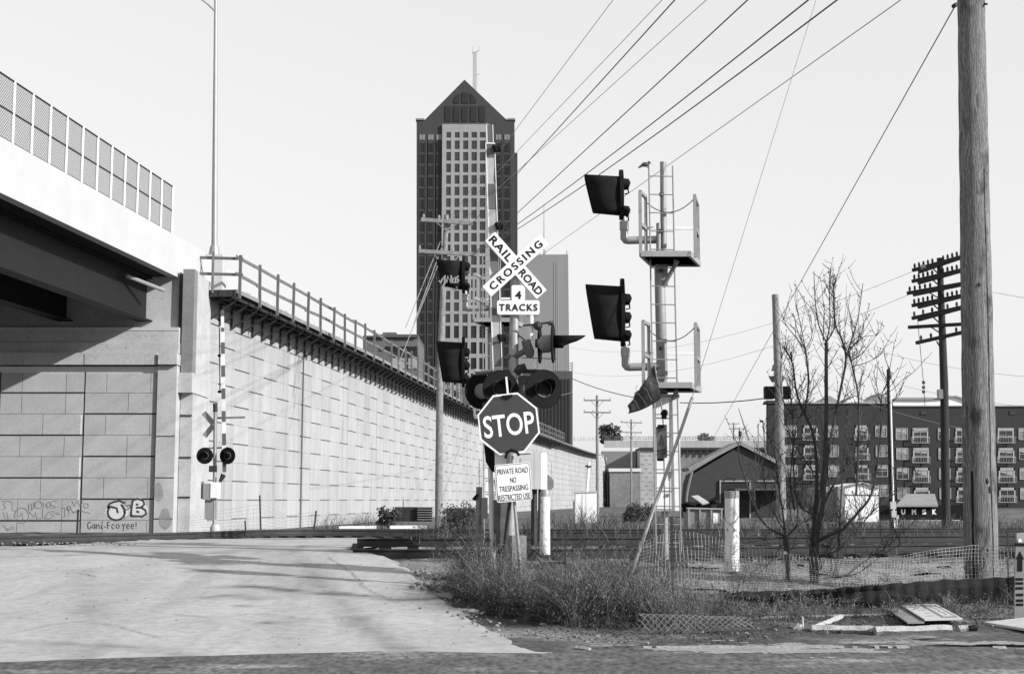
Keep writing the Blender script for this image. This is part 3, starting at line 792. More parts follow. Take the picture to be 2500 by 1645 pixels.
# ================================================================== CITY BUILDINGS
def face(mb, pts, Y, d):        # a front wall outline in photograph pixels at depth Y, extruded back by d metres
    return mb.prism([P(x, y, Y) for x, y in pts], (0, d, 0))
M['slit'] = mat('dark window strip', .028, .1, .3, .5, island=.4)
TY = 490.0
tw = thing('office_tower', 'tall dark gabled office tower with a pale window bay up its front', 'skyscraper', XY(1137, TY, .4))
gb = P(1017, 1225, TY).z
def tb(mb, x0, x1, y0, y1, dy0, dy1):
    a, b = P(x0, y0, TY), P(x1, y1, TY); mb.bx(a.x, b.x, TY + dy0, TY + dy1, b.z, a.z); return mb
body = MB(); face(body, [(1017, 294), (1037, 293), (1134, 195), (1236, 292), (1256, 293), (1262, 1215), (1017, 1215)], TY, 30)
body.build('wall', M['tower'], tw, smooth=False)
tb(MB(), 1256, 1264, 360, 1215, 8, 40).build('rear_wing', M['tower'], tw, smooth=False)
mb = MB(); tb(mb, 1015, 1036, 290, 294, -.4, 3); mb.build('parapet_rail', M['midgrey'], tw, smooth=False); tb(MB(), 1238, 1258, 289.5, 293.5, -.4, 3).build('parapet_rail', M['midgrey'], tw, smooth=False)
# bay: a frame of pale piers and spandrels with windows set back in it
bx0, bx1, bt = 1080, 1196, 305
cxs = [1093.5, 1114.5, 1135.5, 1156.5, 1177.5]
rows = [(325, 338)] + [(345 + 28.15 * i, 366 + 28.15 * i) for i in range(16)] + [(796, 826)] + [(836 + 38 * i, 864 + 38 * i) for i in range(8)]
fr = MB(); tb(fr, bx0, bx1, bt, 324, -.9, 0)
xe = [bx0] + [v for c in cxs for v in (c - 8.1, c + 8.1)] + [bx1]
for i in range(0, len(xe), 2): tb(fr, xe[i], xe[i + 1], 324, 1215, -.9, 0)
ye = [324.0] + [v for r in rows for v in r] + [1215]
for i in range(0, len(ye), 2):
    for c in cxs: tb(fr, c - 8.1, c + 8.1, ye[i], ye[i + 1], -.85, 0)
fr.build('window_bay', M['bay'], tw, smooth=False)
nwin = 0; rest = MB()
for r0, r1 in rows:
    for c in cxs:
        q = MB(); tb(q, c - 8.1, c + 8.1, r0, r1, -.6, -.2)
        if nwin < 85: q.build('window', M['glass'], tw, smooth=False); nwin += 1
        else: rest.add(q.v, q.f)
# tall windows of the gable and the arch over them
for c, t in [(1094, 260), (1114.5, 260), (1135, 260), (1156, 260), (1177, 260)]:
    tb(MB(), c - 7, c + 7, t, 297, -.25, .3).build('gable_window', M['slit'], tw, smooth=False)
for x0, x1 in [(1108, 1121), (1128, 1143), (1149, 1162)]:
    pts = [(x0, 252)]
    pts += [(x, 253 - math.sqrt(max(1, 28 ** 2 - (x - 1135.3) ** 2)) * .98) for x in [x0 + (x1 - x0) * k / 5 for k in range(6)]] + [(x1, 252)]
    pts = [pts[0]] + pts[1:-1] + [pts[-1]]
    face(MB(), pts, TY - .25, .5).build('arch_window', M['slit'], tw, smooth=False)
for c in (1031, 1052, 1072, 1217, 1238):
    for dx in (-3.5, 3.5): 
        tb(MB(), c + dx - 3, c + dx + 3, 329, 342, -.2, .3).build('lantern_window', M['midgrey'], tw, smooth=False)
for c in (1031, 1052, 1072, 1217, 1238):
    for dx in (-4.6, 0, 4.6):
        for i in range(24):
            y0 = 350 + 28.15 * i * .98
            tb(rest, c + dx - 1.5, c + dx + 1.5, y0, y0 + 21, -.18, .3)
rest.build('narrow_window', M['slit'], tw, smooth=False)['kind'] = 'stuff'
rl = MB()
for c in (1031, 1052, 1072, 1217, 1238):
    tb(rl, c - 9, c - 7.6, 345, 1100, -.12, 0); tb(rl, c + 7.6, c + 9, 345, 1100, -.12, 0)
rl.build('pier', M['tower'], tw, smooth=False)
an = MB(); a0, a1 = P(1159, 230, TY + 14), P(1159, 128, TY + 14)
for ox, oy in ((-.55, 0), (.55, 0), (0, .9)): an.tube([a0 + Vector((ox, oy, 0)), a1 + Vector((ox, oy, 0))], .12, 5)
h = a1.z - a0.z
for i in range(14):
    z = a0.z + h * i / 14; an.beam(Vector((a0.x - .55, a0.y, z)), Vector((a0.x + .55, a0.y, z + h / 14)), .1, .1); an.beam(Vector((a0.x + .55, a0.y, z)), Vector((a0.x - .55, a0.y, z + h / 14)), .1, .1)
an.beam(P(1152, 131, TY + 14), P(1170, 124, TY + 14), .2, .2); an.tube([P(1154, 131, TY + 14), P(1154, 114, TY + 14)], .08, 4); an.tube([P(1169, 124, TY + 14), P(1170, 116, TY + 14)], .07, 4); an.beam(P(1159, 184, TY + 14), P(1173, 181, TY + 14), .12, .12)
an.build('antenna_mast', M['alu'], tw, smooth=False)
# ---- grey slab tower at the right
GY = 420.0
gt = thing('slab_tower', 'plain grey slab tower behind the railroad crossing signs', 'tower block', XY(1330, GY, .4))
face(MB(), [(1262, 622), (1387, 621), (1390, 905), (1390, 1215), (1262, 1215)], GY, 22).build('wall', M['grey_tower'], gt, smooth=False)
mb = MB()
for x in (1352, 1356.5, 1361): mb.add(*(lambda q: (q.v, q.f))(face(MB(), [(x, 640), (x + 2, 640), (x + 2.5, 1100), (x + .5, 1100)], GY - .1, .12)))
mb.build('rib', M['bay'], gt, smooth=False)
mb = MB(); mb.tube([P(1328, 622, GY + 4), P(1328, 498, GY + 4)], [.22, .08], 5); mb.build('antenna', M['lamp_grey'], gt)
mb = MB()
for x in (1318, 1331, 1384): mb.tube([P(x, 622, GY + 2), P(x, 612, GY + 2)], .12, 4)
mb.build('roof_vent', M['midgrey'], gt)
DY = 360.0
dt = thing('dark_office_block', 'dark brown office block in front of the grey slab tower', 'office building', XY(1350, DY, .4))
face(MB(), [(1250, 906), (1398, 905), (1398, 1215), (1250, 1215)], DY, 24).build('wall', M['dark_tower'], dt, smooth=False)
for i in range(9):
    x = 1320 + i * 8.4
    face(MB(), [(x, 925), (x + 3.6, 925), (x + 3.6, 1090), (x, 1090)], DY - .2, .3).build('window_strip', M['slit'], dt, smooth=False)
mb = MB()
for y in (887, 893, 899): mb.beam(P(1385, y, DY + 3), P(1398, y, DY + 3), .25, .25)
mb.beam(P(1397, 905, DY + 3), P(1397, 884, DY + 3), .3, .3); mb.build('roof_rail', M['alu'], dt, smooth=False)
# ---- low block at the left of the tower
LY = 400.0
lb = thing('low_concrete_block', 'low flat-roofed concrete building left of the dark tower', 'building', XY(950, LY, .4))
face(MB(), [(886, 823), (1020, 823), (1020, 1215), (886, 1215)], LY, 30).build('wall', M['lowblock'], lb, smooth=False)
mb = MB(); mb.add(*(lambda q: (q.v, q.f))(face(MB(), [(886, 819), (917, 819), (917, 816), (1020, 816), (1020, 823), (886, 823)], LY - 1, 30))); mb.build('roof', M['roofdark'], lb, smooth=False)
face(MB(), [(934, 811), (967, 811), (967, 816), (934, 816)], LY + 4, 10).build('roof_plant', M['lowblock'], lb, smooth=False)
for y0, y1 in ((845.5, 848), (851, 854)): face(MB(), [(930, y0), (1020, y0), (1020, y1), (930, y1)], LY - .5, .4).build('band', M['slit'], lb, smooth=False)
for x0, x1 in ((957, 991), (997, 1020)):
    face(MB(), [(x0, 857), (x1, 857), (x1, 872), (x0, 872)], LY - .3, .25).build('window', M['slit'], lb, smooth=False)
    face(MB(), [(x0, 874), (x1, 874), (x1, 900), (x0, 900)], LY - .3, .25).build('panel', M['win_white'], lb, smooth=False)
# ================================================================== BRICK BUILDINGS ON THE RIGHT
BY = 210.0
bb = thing('brick_building', 'long dark brick building with four rows of white-framed windows', 'building', XY(2200, BY, .4))
face(MB(), [(1877, 985), (1908, 985), (2180, 984), (2180, 991), (2640, 991), (2640, 1240), (1877, 1240)], BY, 2.2).build('wall', M['brick'], bb, smooth=False)
mb = MB()
for pts in ([(1908, 981), (2181, 981), (2181, 985), (1908, 985)], [(2181, 989), (2640, 989), (2640, 992), (2181, 992)]): q = face(MB(), pts, BY - .25, 2.5); mb.add(q.v, q.f)
mb.build('coping', M['win_white'], bb, smooth=False)
mb = MB(); q = face(MB(), [(1868, 985), (1872, 977), (1915, 977), (1915, 985)], BY - .6, 2.5); mb.add(q.v, q.f); q = face(MB(), [(1874, 985), (1912, 985), (1912, 1240), (1874, 1240)], BY - .35, .5); mb.add(q.v, q.f)
mb.build('corner_turret', M['brick'], bb, smooth=False)
for pts, dy in (([(1995, 982), (2027, 966), (2052, 982)], 2.6), ([(2052, 982), (2090, 964), (2120, 982)], 2.9), ([(2112, 982), (2148, 959), (2186, 982)], 3.2)):
    face(MB(), pts, BY + dy, 6).build('roof_gable', M['roofing'], bb, smooth=False)
face(MB(), [(2062, 982), (2088, 968), (2112, 982)], BY + 2.4, .3).build('gable_end', M['white'], bb, smooth=False)
face(MB(), [(2170, 990), (2172, 975), (2260, 975), (2300, 972), (2330, 967), (2380, 982), (2380, 990)], BY + 3, 8).build('monitor_wall', M['white'], bb, smooth=False)
mb = MB()
for pts in ([(2172, 975), (2194, 970), (2275, 970), (2300, 973.5), (2260, 976)], [(2275, 974), (2315, 965), (2332, 967.5), (2300, 974)], [(2328, 967.5), (2334, 965), (2384, 981), (2378, 984)]): q = face(MB(), pts, BY + 2.6, 9); mb.add(q.v, q.f)
mb.build('monitor_roof', M['roofing'], bb, smooth=False)
def window(x0, x1, y0, y1, big):
    f = MB()
    w = 3.2 if big else 1.4
    for pts in ([(x0, y0), (x1, y0), (x1, y0 + w * (2.2 if big else 1)), (x0, y0 + w * (2.2 if big else 1))], [(x0, y1 - 1.6), (x1, y1 - 1.6), (x1, y1), (x0, y1)], [(x0, y0), (x0 + w, y0), (x0 + w, y1), (x0, y1)], [(x1 - w, y0), (x1, y0), (x1, y1), (x1 - w, y1)]):
        q = face(MB(), pts, BY - .12, .3); f.add(q.v, q.f)
    xm, ym = (x0 + x1) / 2, y0 + (y1 - y0) * .52
    q = face(MB(), [(xm - .6, y0), (xm + .6, y0), (xm + .6, y1), (xm - .6, y1)], BY - .10, .2); f.add(q.v, q.f)
    q = face(MB(), [(x0, ym - .5), (x1, ym - .5), (x1, ym + .5), (x0, ym + .5)], BY - .09, .2); f.add(q.v, q.f)
    if big:
        for yy in (y0 + (y1 - y0) * .6, y1 - 1):
            f.beam(P(x0 - 2, yy, BY - .6), P(x1 + 3, yy, BY - .6), .1, .1)
        f.beam(P(x0 - 2, y1, BY - .6), P(x0 - 2, y0 + (y1 - y0) * .6, BY - .6), .08, .08); f.beam(P(x1 + 3, y1, BY - .6), P(x1 + 3, y0 + (y1 - y0) * .6, BY - .6), .08, .08)
        for k in range(7):
            xx = x0 + (x1 - x0) * k / 6; f.beam(P(xx, y1, BY - .6), P(xx, y0 + (y1 - y0) * .6, BY - .6), .03, .03)
    o = f.build('window', M['win_white'], bb, smooth=False)
    face(MB(), [(x0 + w, y0 + w), (x1 - w, y0 + w), (x1 - w, y1 - 1.5), (x0 + w, y1 - 1.5)], BY - .03, .1).build('pane', M['blind'] if (not big and rnd.random() < .8) else M['glass'], o, smooth=False)
    if rnd.random() < .6: face(MB(), [(x0 + w, y0 + w), (x1 - w, y0 + w), (x1 - w, y0 + (y1 - y0) * rnd.uniform(.25, .6)), (x0 + w, y0 + (y1 - y0) * .3)], BY - .06, .04).build('blind', M['win_white'], o, smooth=False)
colsA = [(1915, 1945, 0), (1961, 1996, 1), (2020, 2046, 0), (2088, 2119, 1), (2137, 2165, 0)]
colsB = [(2187, 2216, 0), (2228, 2266, 1), (2290, 2318, 0), (2333, 2362, 1), (2436, 2475, 1), (2487, 2516, 0), (2530, 2560, 0)]
for r in range(4):
    for x0, x1, big in colsA + colsB:
        y = (1038 if x0 < 2170 else 1044.5) + 48.4 * r
        if r == 3 and rnd.random() < .35 and x0 < 2200: continue
        dx = (x0 - 2200) * .0 + r * 1.3
        window(x0 + dx, x1 + dx, y, y + (37 if big else 29), big)
for x in (2248, 2465, 2400): face(MB(), [(x, 1003), (x + 14, 1003), (x + 14, 1012), (x, 1012)], BY - .1, .15).build('bricked_opening', M['brick2'], bb, smooth=False)
# ---- small gabled brick workshop
QY = 105.0
gw = thing('gabled_workshop', 'small dark brick workshop with a pale-edged gable and a framed doorway', 'building', XY(1800, QY, .45))
face(MB(), [(1690, 1158), (1805, 1089), (1915, 1144), (1915, 1310), (1672, 1310), (1683, 1180)], QY, 4.0).build('wall', M['brick2'], gw, smooth=False)
mb = MB()
for a, b in (((1684, 1149), (1806, 1085)), ((1804, 1084), (1918, 1143))):
    p, q = P(*a, QY - .3), P(*b, QY - .3); n = Vector((-(q - p).z, 0, (q - p).x)).normalized()
    mb.prism([p, q, q + n * .26, p + n * .26], (0, 4.5, 0))
mb.build('roof', M['roofing'], gw, smooth=False)
mb = MB()
mb.tube(spline([P(1690, 1150, QY - .35), P(1684, 1172, QY - .35), P(1676, 1215, QY - .35), P(1674, 1300, QY - .35)], 4), .09, 5); mb.build('downpipe', M['midgrey'], gw)
mb = MB()
for pts in ([(1757, 1172), (1833, 1172), (1833, 1175.5), (1757, 1175.5)], [(1757, 1175.5), (1760, 1175.5), (1760, 1300), (1757, 1300)], [(1830, 1175.5), (1833, 1175.5), (1833, 1300), (1830, 1300)]): q = face(MB(), pts, QY - .15, .3); mb.add(q.v, q.f)
f = mb.build('door_frame', M['win_white'], gw, smooth=False)
face(MB(), [(1760, 1175.5), (1830, 1175.5), (1830, 1300), (1760, 1300)], QY - .03, .1).build('door', M['slit'], f, smooth=False)
face(MB(), [(1849, 1172), (1896, 1172), (1896, 1175.5), (1849, 1175.5)], QY - .12, .2).build('lintel', M['win_white'], gw, smooth=False)
mb = MB(); mb.tube(arc3 := [P(1784 + 14 * math.cos(t), 1171 - 5 * math.sin(t), QY - .2) for t in [math.pi * k / 6 for k in range(7)]], .07, 5); mb.build('arch_trim', M['steel'], gw)
face(MB(), [(1795, 1192), (1955, 1191), (1955, 1196), (1795, 1197)], QY - 2.6, 2.6).build('canopy', M['roofdark'], gw, smooth=False)
for x in (1930, 1948): MB().tube([P(x, 1196, QY - 2.4), P(x, 1300, QY - 2.4)], .07, 6).build('canopy_post', M['steel'], gw)
face(MB(), [(1909, 1145), (1915, 1144), (1915, 1160), (1909, 1160)], QY - .2, .3).build('corner_quoin', M['win_white'], gw, smooth=False)
# ---- dark shop building with white letters, and the white shed
SY_ = 92.0
sh = thing('dark_shop', 'low dark shop with a grey sloping roof and white letters on its front', 'building', XY(2240, SY_, .45))
face(MB(), [(2148, 1232), (2360, 1232), (2360, 1310), (2148, 1310)], SY_, 8).build('wall', M['black'], sh, smooth=False)
mb = MB(); a, b, c, d = P(2188, 1232, SY_ - .5), P(2290, 1232, SY_ - .5), P(2282, 1205, SY_ + 3), P(2212, 1205, SY_ + 3)
mb.prism([a, b, c, d], (0, 0, -.12)); mb.build('roof', M['roofing'], sh, smooth=False)
for i, (ch, x) in enumerate((('U', 2205), ('M', 2231), ('S', 2256), ('K', 2281))):
    text('letter', ch, P(x, 1249, SY_), X3, Z3, .27, .33, M['white'], sh, weight=.05, gap=.02)
face(MB(), [(2185, 1270), (2345, 1269), (2345, 1276), (2185, 1278)], SY_ - .4, .4).build('sill', M['white'], sh, smooth=False)
ws = thing('white_shed', 'white metal shed with a shallow pitched top behind the bare tree', 'shed', XY(2105, 86, .45))
face(MB(), [(2063, 1186), (2104, 1178), (2145, 1190), (2146, 1310), (2063, 1310)], 86, 5).build('wall', M['white'], ws, smooth=False)
mb = MB()
for a, b in (((2060, 1187), (2105, 1177)), ((2104, 1177), (2148, 1190))): mb.beam(P(*a, 85.9), P(*b, 85.9), .12, .10)
mb.beam(P(2063, 1206, 85.95), P(2145, 1207, 85.95), .06, .04); mb.build('trim', M['win_white'], ws, smooth=False)
face(MB(), [(2012, 1190), (2063, 1186), (2063, 1310), (2012, 1310)], 88, 5).build('lean_to', M['midgrey'], ws, smooth=False)
# ---- dumpster
DX = 62.0
du = thing('skip_container', 'grey ribbed skip heaped with dark rubbish beside the signal mast', 'skip', XY(1722, DX, .45))
face(MB(), [(1681, 1243), (1763, 1244), (1761, 1305), (1684, 1305)], DX, 2).build('body', M['midgrey'], du, smooth=False)
for x in (1680, 1707, 1735, 1760): face(MB(), [(x, 1241), (x + 4, 1241), (x + 4, 1303), (x, 1303)], DX - .1, .12).build('rib', M['lamp_grey'], du, smooth=False)
face(MB(), [(1678, 1238), (1766, 1240), (1766, 1244), (1678, 1242)], DX - .12, 2.2).build('rim', M['lamp_grey'], du, smooth=False)
face(MB(), [(1741, 1252), (1758, 1252), (1758, 1277), (1741, 1277)], DX - .03, .03).build('placard', M['white'], du, smooth=False)
rb = thing('rubbish_heap', 'dark rubbish heaped in the grey skip with a pale board on top', 'rubbish', P(1722, 1238, DX + 1))
mb = MB()
for i in range(34):
    c = P(rnd.uniform(1672, 1765), rnd.uniform(1222, 1241), DX + rnd.uniform(.2, 1.7)); mb.box(c, (rnd.uniform(.1, .6), rnd.uniform(.1, .5), rnd.uniform(.05, .25)), Matrix.Rotation(rnd.uniform(0, 3), 3, 'Z') @ Matrix.Rotation(rnd.uniform(-.5, .5), 3, 'X'))
mb.build('scrap', M['black'], rb, smooth=False)
MB().prism([P(1688, 1210, DX + .3), P(1704, 1208, DX + .3), P(1732, 1226, DX + .1), P(1716, 1230, DX + .1)], (.0, .05, -.05)).build('loose_board', M['board'], rb, smooth=False)
# ---- white equipment box with vent, and a vent pipe
eb = thing('equipment_cabinet', 'white equipment cabinet standing in the weeds beyond the tracks', 'cabinet', XY(1431, 70, .45))
face(MB(), [(1405, 1202), (1457, 1200), (1457, 1275), (1405, 1277)], 70, 1.0).build('case', M['white'], eb, smooth=False)
face(MB(), [(1403, 1200), (1459, 1198), (1459, 1201), (1403, 1203)], 69.95, 1.1).build('lid', M['white_conc'], eb, smooth=False)
MB().tube([P(1430.5, 1202, 69.9), P(1430.5, 1272, 69.9)], .012, 4).build('door_seam', M['midgrey'], eb)
vp = thing('vent_pipe', 'slim white vent pipe rising above the white cabinet', 'pipe', P(1432, 1212, 70.4))
MB().tube([P(1432, 1212, 70.4), P(1437, 1127, 70.4)], .075, 8).build('pipe', M['white'], vp)
MB().tube([P(1436, 1140, 70.4), P(1436.4, 1136, 70.4)], .16, 8).build('collar', M['steel'], vp)
# ================================================================== FAR OVERPASS closing the view
OY = 262.0
fo = thing('far_overpass', 'distant concrete overpass crossing behind the utility poles', 'bridge', XY(1620, OY, .45))
zt, zs_ = P(1600, 1075, OY).z, P(1600, 1094, OY).z
a, b = P(1475, 1075, OY).x, P(1905, 1075, OY).x
MB().bx(a, b, OY, OY + .5, P(1600, 1092, OY).z, zt).build('parapet', M['concrete'], fo, smooth=False)
MB().bx(P(1562, 1100, OY).x, b, OY - .6, OY + 10, P(1600, 1098, OY).z, P(1600, 1092.5, OY).z).build('deck', M['steel'], fo, smooth=False)
for i in range(14):
    x = P(1660 + i * 16, 1100, OY).x; MB().bx(x, x + .25, OY - .5, OY - .2, P(1600, 1108, OY).z, P(1600, 1098, OY).z).build('bracket', M['steel'], fo, smooth=False)
MB().bx(P(1562, 1100, OY).x, P(1648, 1100, OY).x, OY - .1, OY + 9, 0, P(1600, 1098.2, OY).z).build('wall', M['concrete'], fo, smooth=False)
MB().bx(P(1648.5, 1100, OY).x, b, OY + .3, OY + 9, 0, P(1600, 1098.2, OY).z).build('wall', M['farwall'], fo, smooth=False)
mb = MB()
for k in range(8):
    for i in range(9):
        x = P(1564 + i * 9.5, 1100, OY).x; mb.bx(x, x + .62, OY - .13, OY - .11, P(1600, 1112 + k * 21 + (i % 2) * 10.5, OY).z - .07, P(1600, 1112 + k * 21 + (i % 2) * 10.5, OY).z + .07)
mb.build('panel_joint', M['midgrey'], fo, smooth=False)['kind'] = 'stuff'
mb = MB(); mb.bx(a, P(1560, 1100, OY).x, OY + 6, OY + 9, 0, P(1600, 1098.2, OY).z); mb.build('recess', M['midgrey'], fo, smooth=False)
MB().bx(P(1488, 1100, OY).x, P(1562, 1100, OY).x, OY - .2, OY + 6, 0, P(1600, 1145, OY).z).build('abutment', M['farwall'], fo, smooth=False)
MB().bx(P(1486, 1100, OY).x, P(1564, 1100, OY).x, OY - .5, OY + 6, P(1600, 1151, OY).z, P(1600, 1143, OY).z).build('bearing_shelf', M['joint'], fo, smooth=False)
mb = MB()
for i in range(90):
    x = P(1400 + i * 5, 1075, OY).x; mb.beam(Vector((x, OY + .3, zt - .1)), Vector((x + rnd.uniform(-.2, .2), OY + .3, zt + rnd.uniform(.3, .9))), .06, .06)
for zz in (.35, .7): mb.beam(Vector((a, OY + .3, zt + zz)), Vector((b, OY + .3, zt + zz)), .09, .09)
mb.build('reinforcing_bars', M['rust'], fo, smooth=False)['kind'] = 'stuff'
# ================================================================== STOP SIGN
SY0 = 21.3
s_ = SY0 * 1.0 / F * 1.005           # metres per photograph pixel there
ss = thing('stop_sign', 'octagonal stop sign tilted on a leaning post above a private road notice', 'stop sign', G(1274, SY0, -.05))
ang = R(6.6); u = Vector((math.cos(ang), 0, math.sin(ang))); v = Vector((-math.sin(ang), 0, math.cos(ang)))
c = P(1242, 1034, SY0)
def octo(r, dy): return [c + (u * math.cos(R(22.5 + 45 * k)) + v * math.sin(R(22.5 + 45 * k))) * r + Vector((0, dy, 0)) for k in range(8)]
Ro = 79 * s_
pn = MB().prism(list(reversed(octo(Ro, .004))), (0, -.004, 0)).build('sign_panel', M['signwhite'], ss, smooth=False)
MB().prism(list(reversed(octo(Ro - 4.6 * s_, -.0005))), (0, -.0035, 0)).build('sign_face', M['stopface'], pn, smooth=False)
text('lettering', 'STOP', P(1242.5, 1036.5, SY0), u, v, 124 * s_, 54 * s_, M['signwhite'], pn, weight=.014, gap=.009)
# rubber caps at the top and bottom edge, clamp bar across
mb = MB()
cb = P(1250, 1108, SY0)
mb.tube([cb + u * a * s_ + v * b * s_ + Vector((0, -.02, 0)) for a, b in [(-17, -9), (-12, 4), (0, 10), (12, 4), (17, -6)]], .022, 6); mb.beam(cb + u * 12 * s_ - v * 3 * s_ + Vector((0, -.02, 0)), cb + u * 44 * s_ - v * 4.5 * s_ + Vector((0, -.02, 0)), .014, .014)
mb.build('clamp', M['black'], ss); mb = MB()
ct = P(1238, 962, SY0); mb.prism([ct + u * a * s_ + v * b * s_ + Vector((0, -.012, 0)) for a, b in [(-14, -2), (-10, -9), (0, -14), (10, -9), (14, -2)]], (0, -.012, 0))
mb.build('clamp', M['black'], ss)
MB().tube([P(1251, 1112, SY0 + .05), P(1255.5, 1222, SY0 + .06), P(1273.5, 1422, SY0 + .08)], [.020, .024, .028], 8).build('post', M['alu'], ss)
MB().beam(P(1236, 920, SY0 + .04), P(1240, 962, SY0 + .04), .05, .03).build('post_top', M['white'], ss)
MB().tube([P(1270, 1402, SY0 + .10), P(1267, 1462, SY0 + .12)], .05, 8).build('post_sleeve', M['steel'], ss)
pc = P(1253.5, 1177, SY0 - .03); ang2 = R(5.0); u2 = Vector((math.cos(ang2), 0, math.sin(ang2))); v2 = Vector((-math.sin(R(4)), 0, math.cos(R(4))))
def rrect(c, u, v, w, h, r, n=5):
    out = []
    for sx, sy, a0 in ((1, 1, 0), (-1, 1, 90), (-1, -1, 180), (1, -1, 270)):
        for k in range(n + 1):
            a = R(a0 + 90 * k / n); out.append(c + u * (sx * (w / 2 - r) + r * math.cos(a)) + v * (sy * (h / 2 - r) + r * math.sin(a)))
    return out
def rpanel(c, u, v, w, h, r, t=.004): return MB().prism(list(reversed(rrect(c, u, v, w, h, r))), (0, -t, 0))
W2, H2 = 86 * s_, 91 * s_
pp = rpanel(pc, u2, v2, W2, H2, .035).build('notice_panel', M['signwhite'], ss, smooth=False)
rpanel(pc + Vector((0, -.0045, 0)), u2, v2, W2 - .022, H2 - .022, .028, .0012).build('border', M['letter_black'], pp, smooth=False)
rpanel(pc + Vector((0, -.0062, 0)), u2, v2, W2 - .040, H2 - .040, .022, .0012).build('notice_face', M['signwhite'], pp, smooth=False)
for s0, yy, ww in (('PRIVATE ROAD', 27.5, 74), ('NO', 6, 15), ('TRESPASSING', -14, 70), ('RESTRICTED USE', -34.5, 77)):
    text('lettering', s0, pc + v2 * yy * s_, u2, v2, ww * s_, 13.5 * s_, M['letter_black'], pp, weight=.004, gap=.0105)
lp2 = thing('leaning_post', 'dark steel post leaning against the stop sign post', 'post', G(1222, SY0 + .3, -.05))
MB().beam(P(1246, 1212, SY0 + .12), P(1221, 1428, SY0 + .3), .05, .03).build('post', M['steel'], lp2, smooth=False)
# ================================================================== CROSSING SIGNAL (near)
CY = 22.6; k_ = CY / F
cs = thing('crossing_signal', 'large railroad crossing signal with crossbuck, flashing lights and raised striped gate arm', 'crossing signal', G(1255, CY, -.05))
MB().tube([P(1243, 1440, CY), P(1252, 960, CY), P(1259, 640, CY)], [.085, .08, .075], 12).build('mast', M['galv'], cs)
cc = P(1259.5, 648, CY - .12)
def blade(a, w, l, txt, gap, dy):
    uu = Vector((math.cos(a), 0, math.sin(a))); vv = Vector((-math.sin(a), 0, math.cos(a)))
    c0 = cc + Vector((0, dy, 0))
    q = [c0 - uu * l / 2 - vv * w / 2, c0 + uu * l / 2 - vv * w / 2, c0 + uu * l / 2 + vv * w / 2, c0 - uu * l / 2 + vv * w / 2]
    o = MB().prism(list(reversed(q)), (0, -.006, 0)).build('crossbuck_blade', M['signwhite'], cs, smooth=False)
    return o, c0, uu, vv
w1, l1 = 33 * k_, 192 * k_
b1, c1, u1, v1 = blade(math.radians(-48.7), w1, l1, '', .01, 0)
text('lettering', 'RAIL', c1 - u1 * 55 * k_, u1, v1, 74 * k_, 19.5 * k_, M['letter_black'], b1, weight=.03, gap=.010, spacing=1.12)
text('lettering', 'ROAD', c1 + u1 * 55.5 * k_, u1, v1, 75 * k_, 19.5 * k_, M['letter_black'], b1, weight=.03, gap=.010)
b2, c2, u2_, v2_ = blade(math.radians(42.5), w1, l1, '', .01, -.012)
text('lettering', 'CROSSING', c2 - u2_ * 0 * k_, u2_, v2_, 168 * k_, 19.5 * k_, M['letter_black'], b2, weight=.03, gap=.010, spacing=1.35)
o4 = rpanel(P(1265.5, 715, CY - .11), X3, Z3, 33 * k_, 38 * k_, .03).build('number_plate', M['signwhite'], cs, smooth=False)
text('lettering', '4', P(1265.5, 720, CY - .115), X3, Z3, 15 * k_, 20 * k_, M['letter_black'], o4, weight=.035, gap=.006)
o5 = rpanel(P(1265.5, 750.5, CY - .118), X3, Z3, 104 * k_, 35 * k_, .035).build('tracks_plate', M['signwhite'], cs, smooth=False)
text('lettering', 'TRACKS', P(1265.5, 750.5, CY - .123), X3, Z3, 94 * k_, 17.5 * k_, M['letter_black'], o5, weight=.03, gap=.006, spacing=1.25)
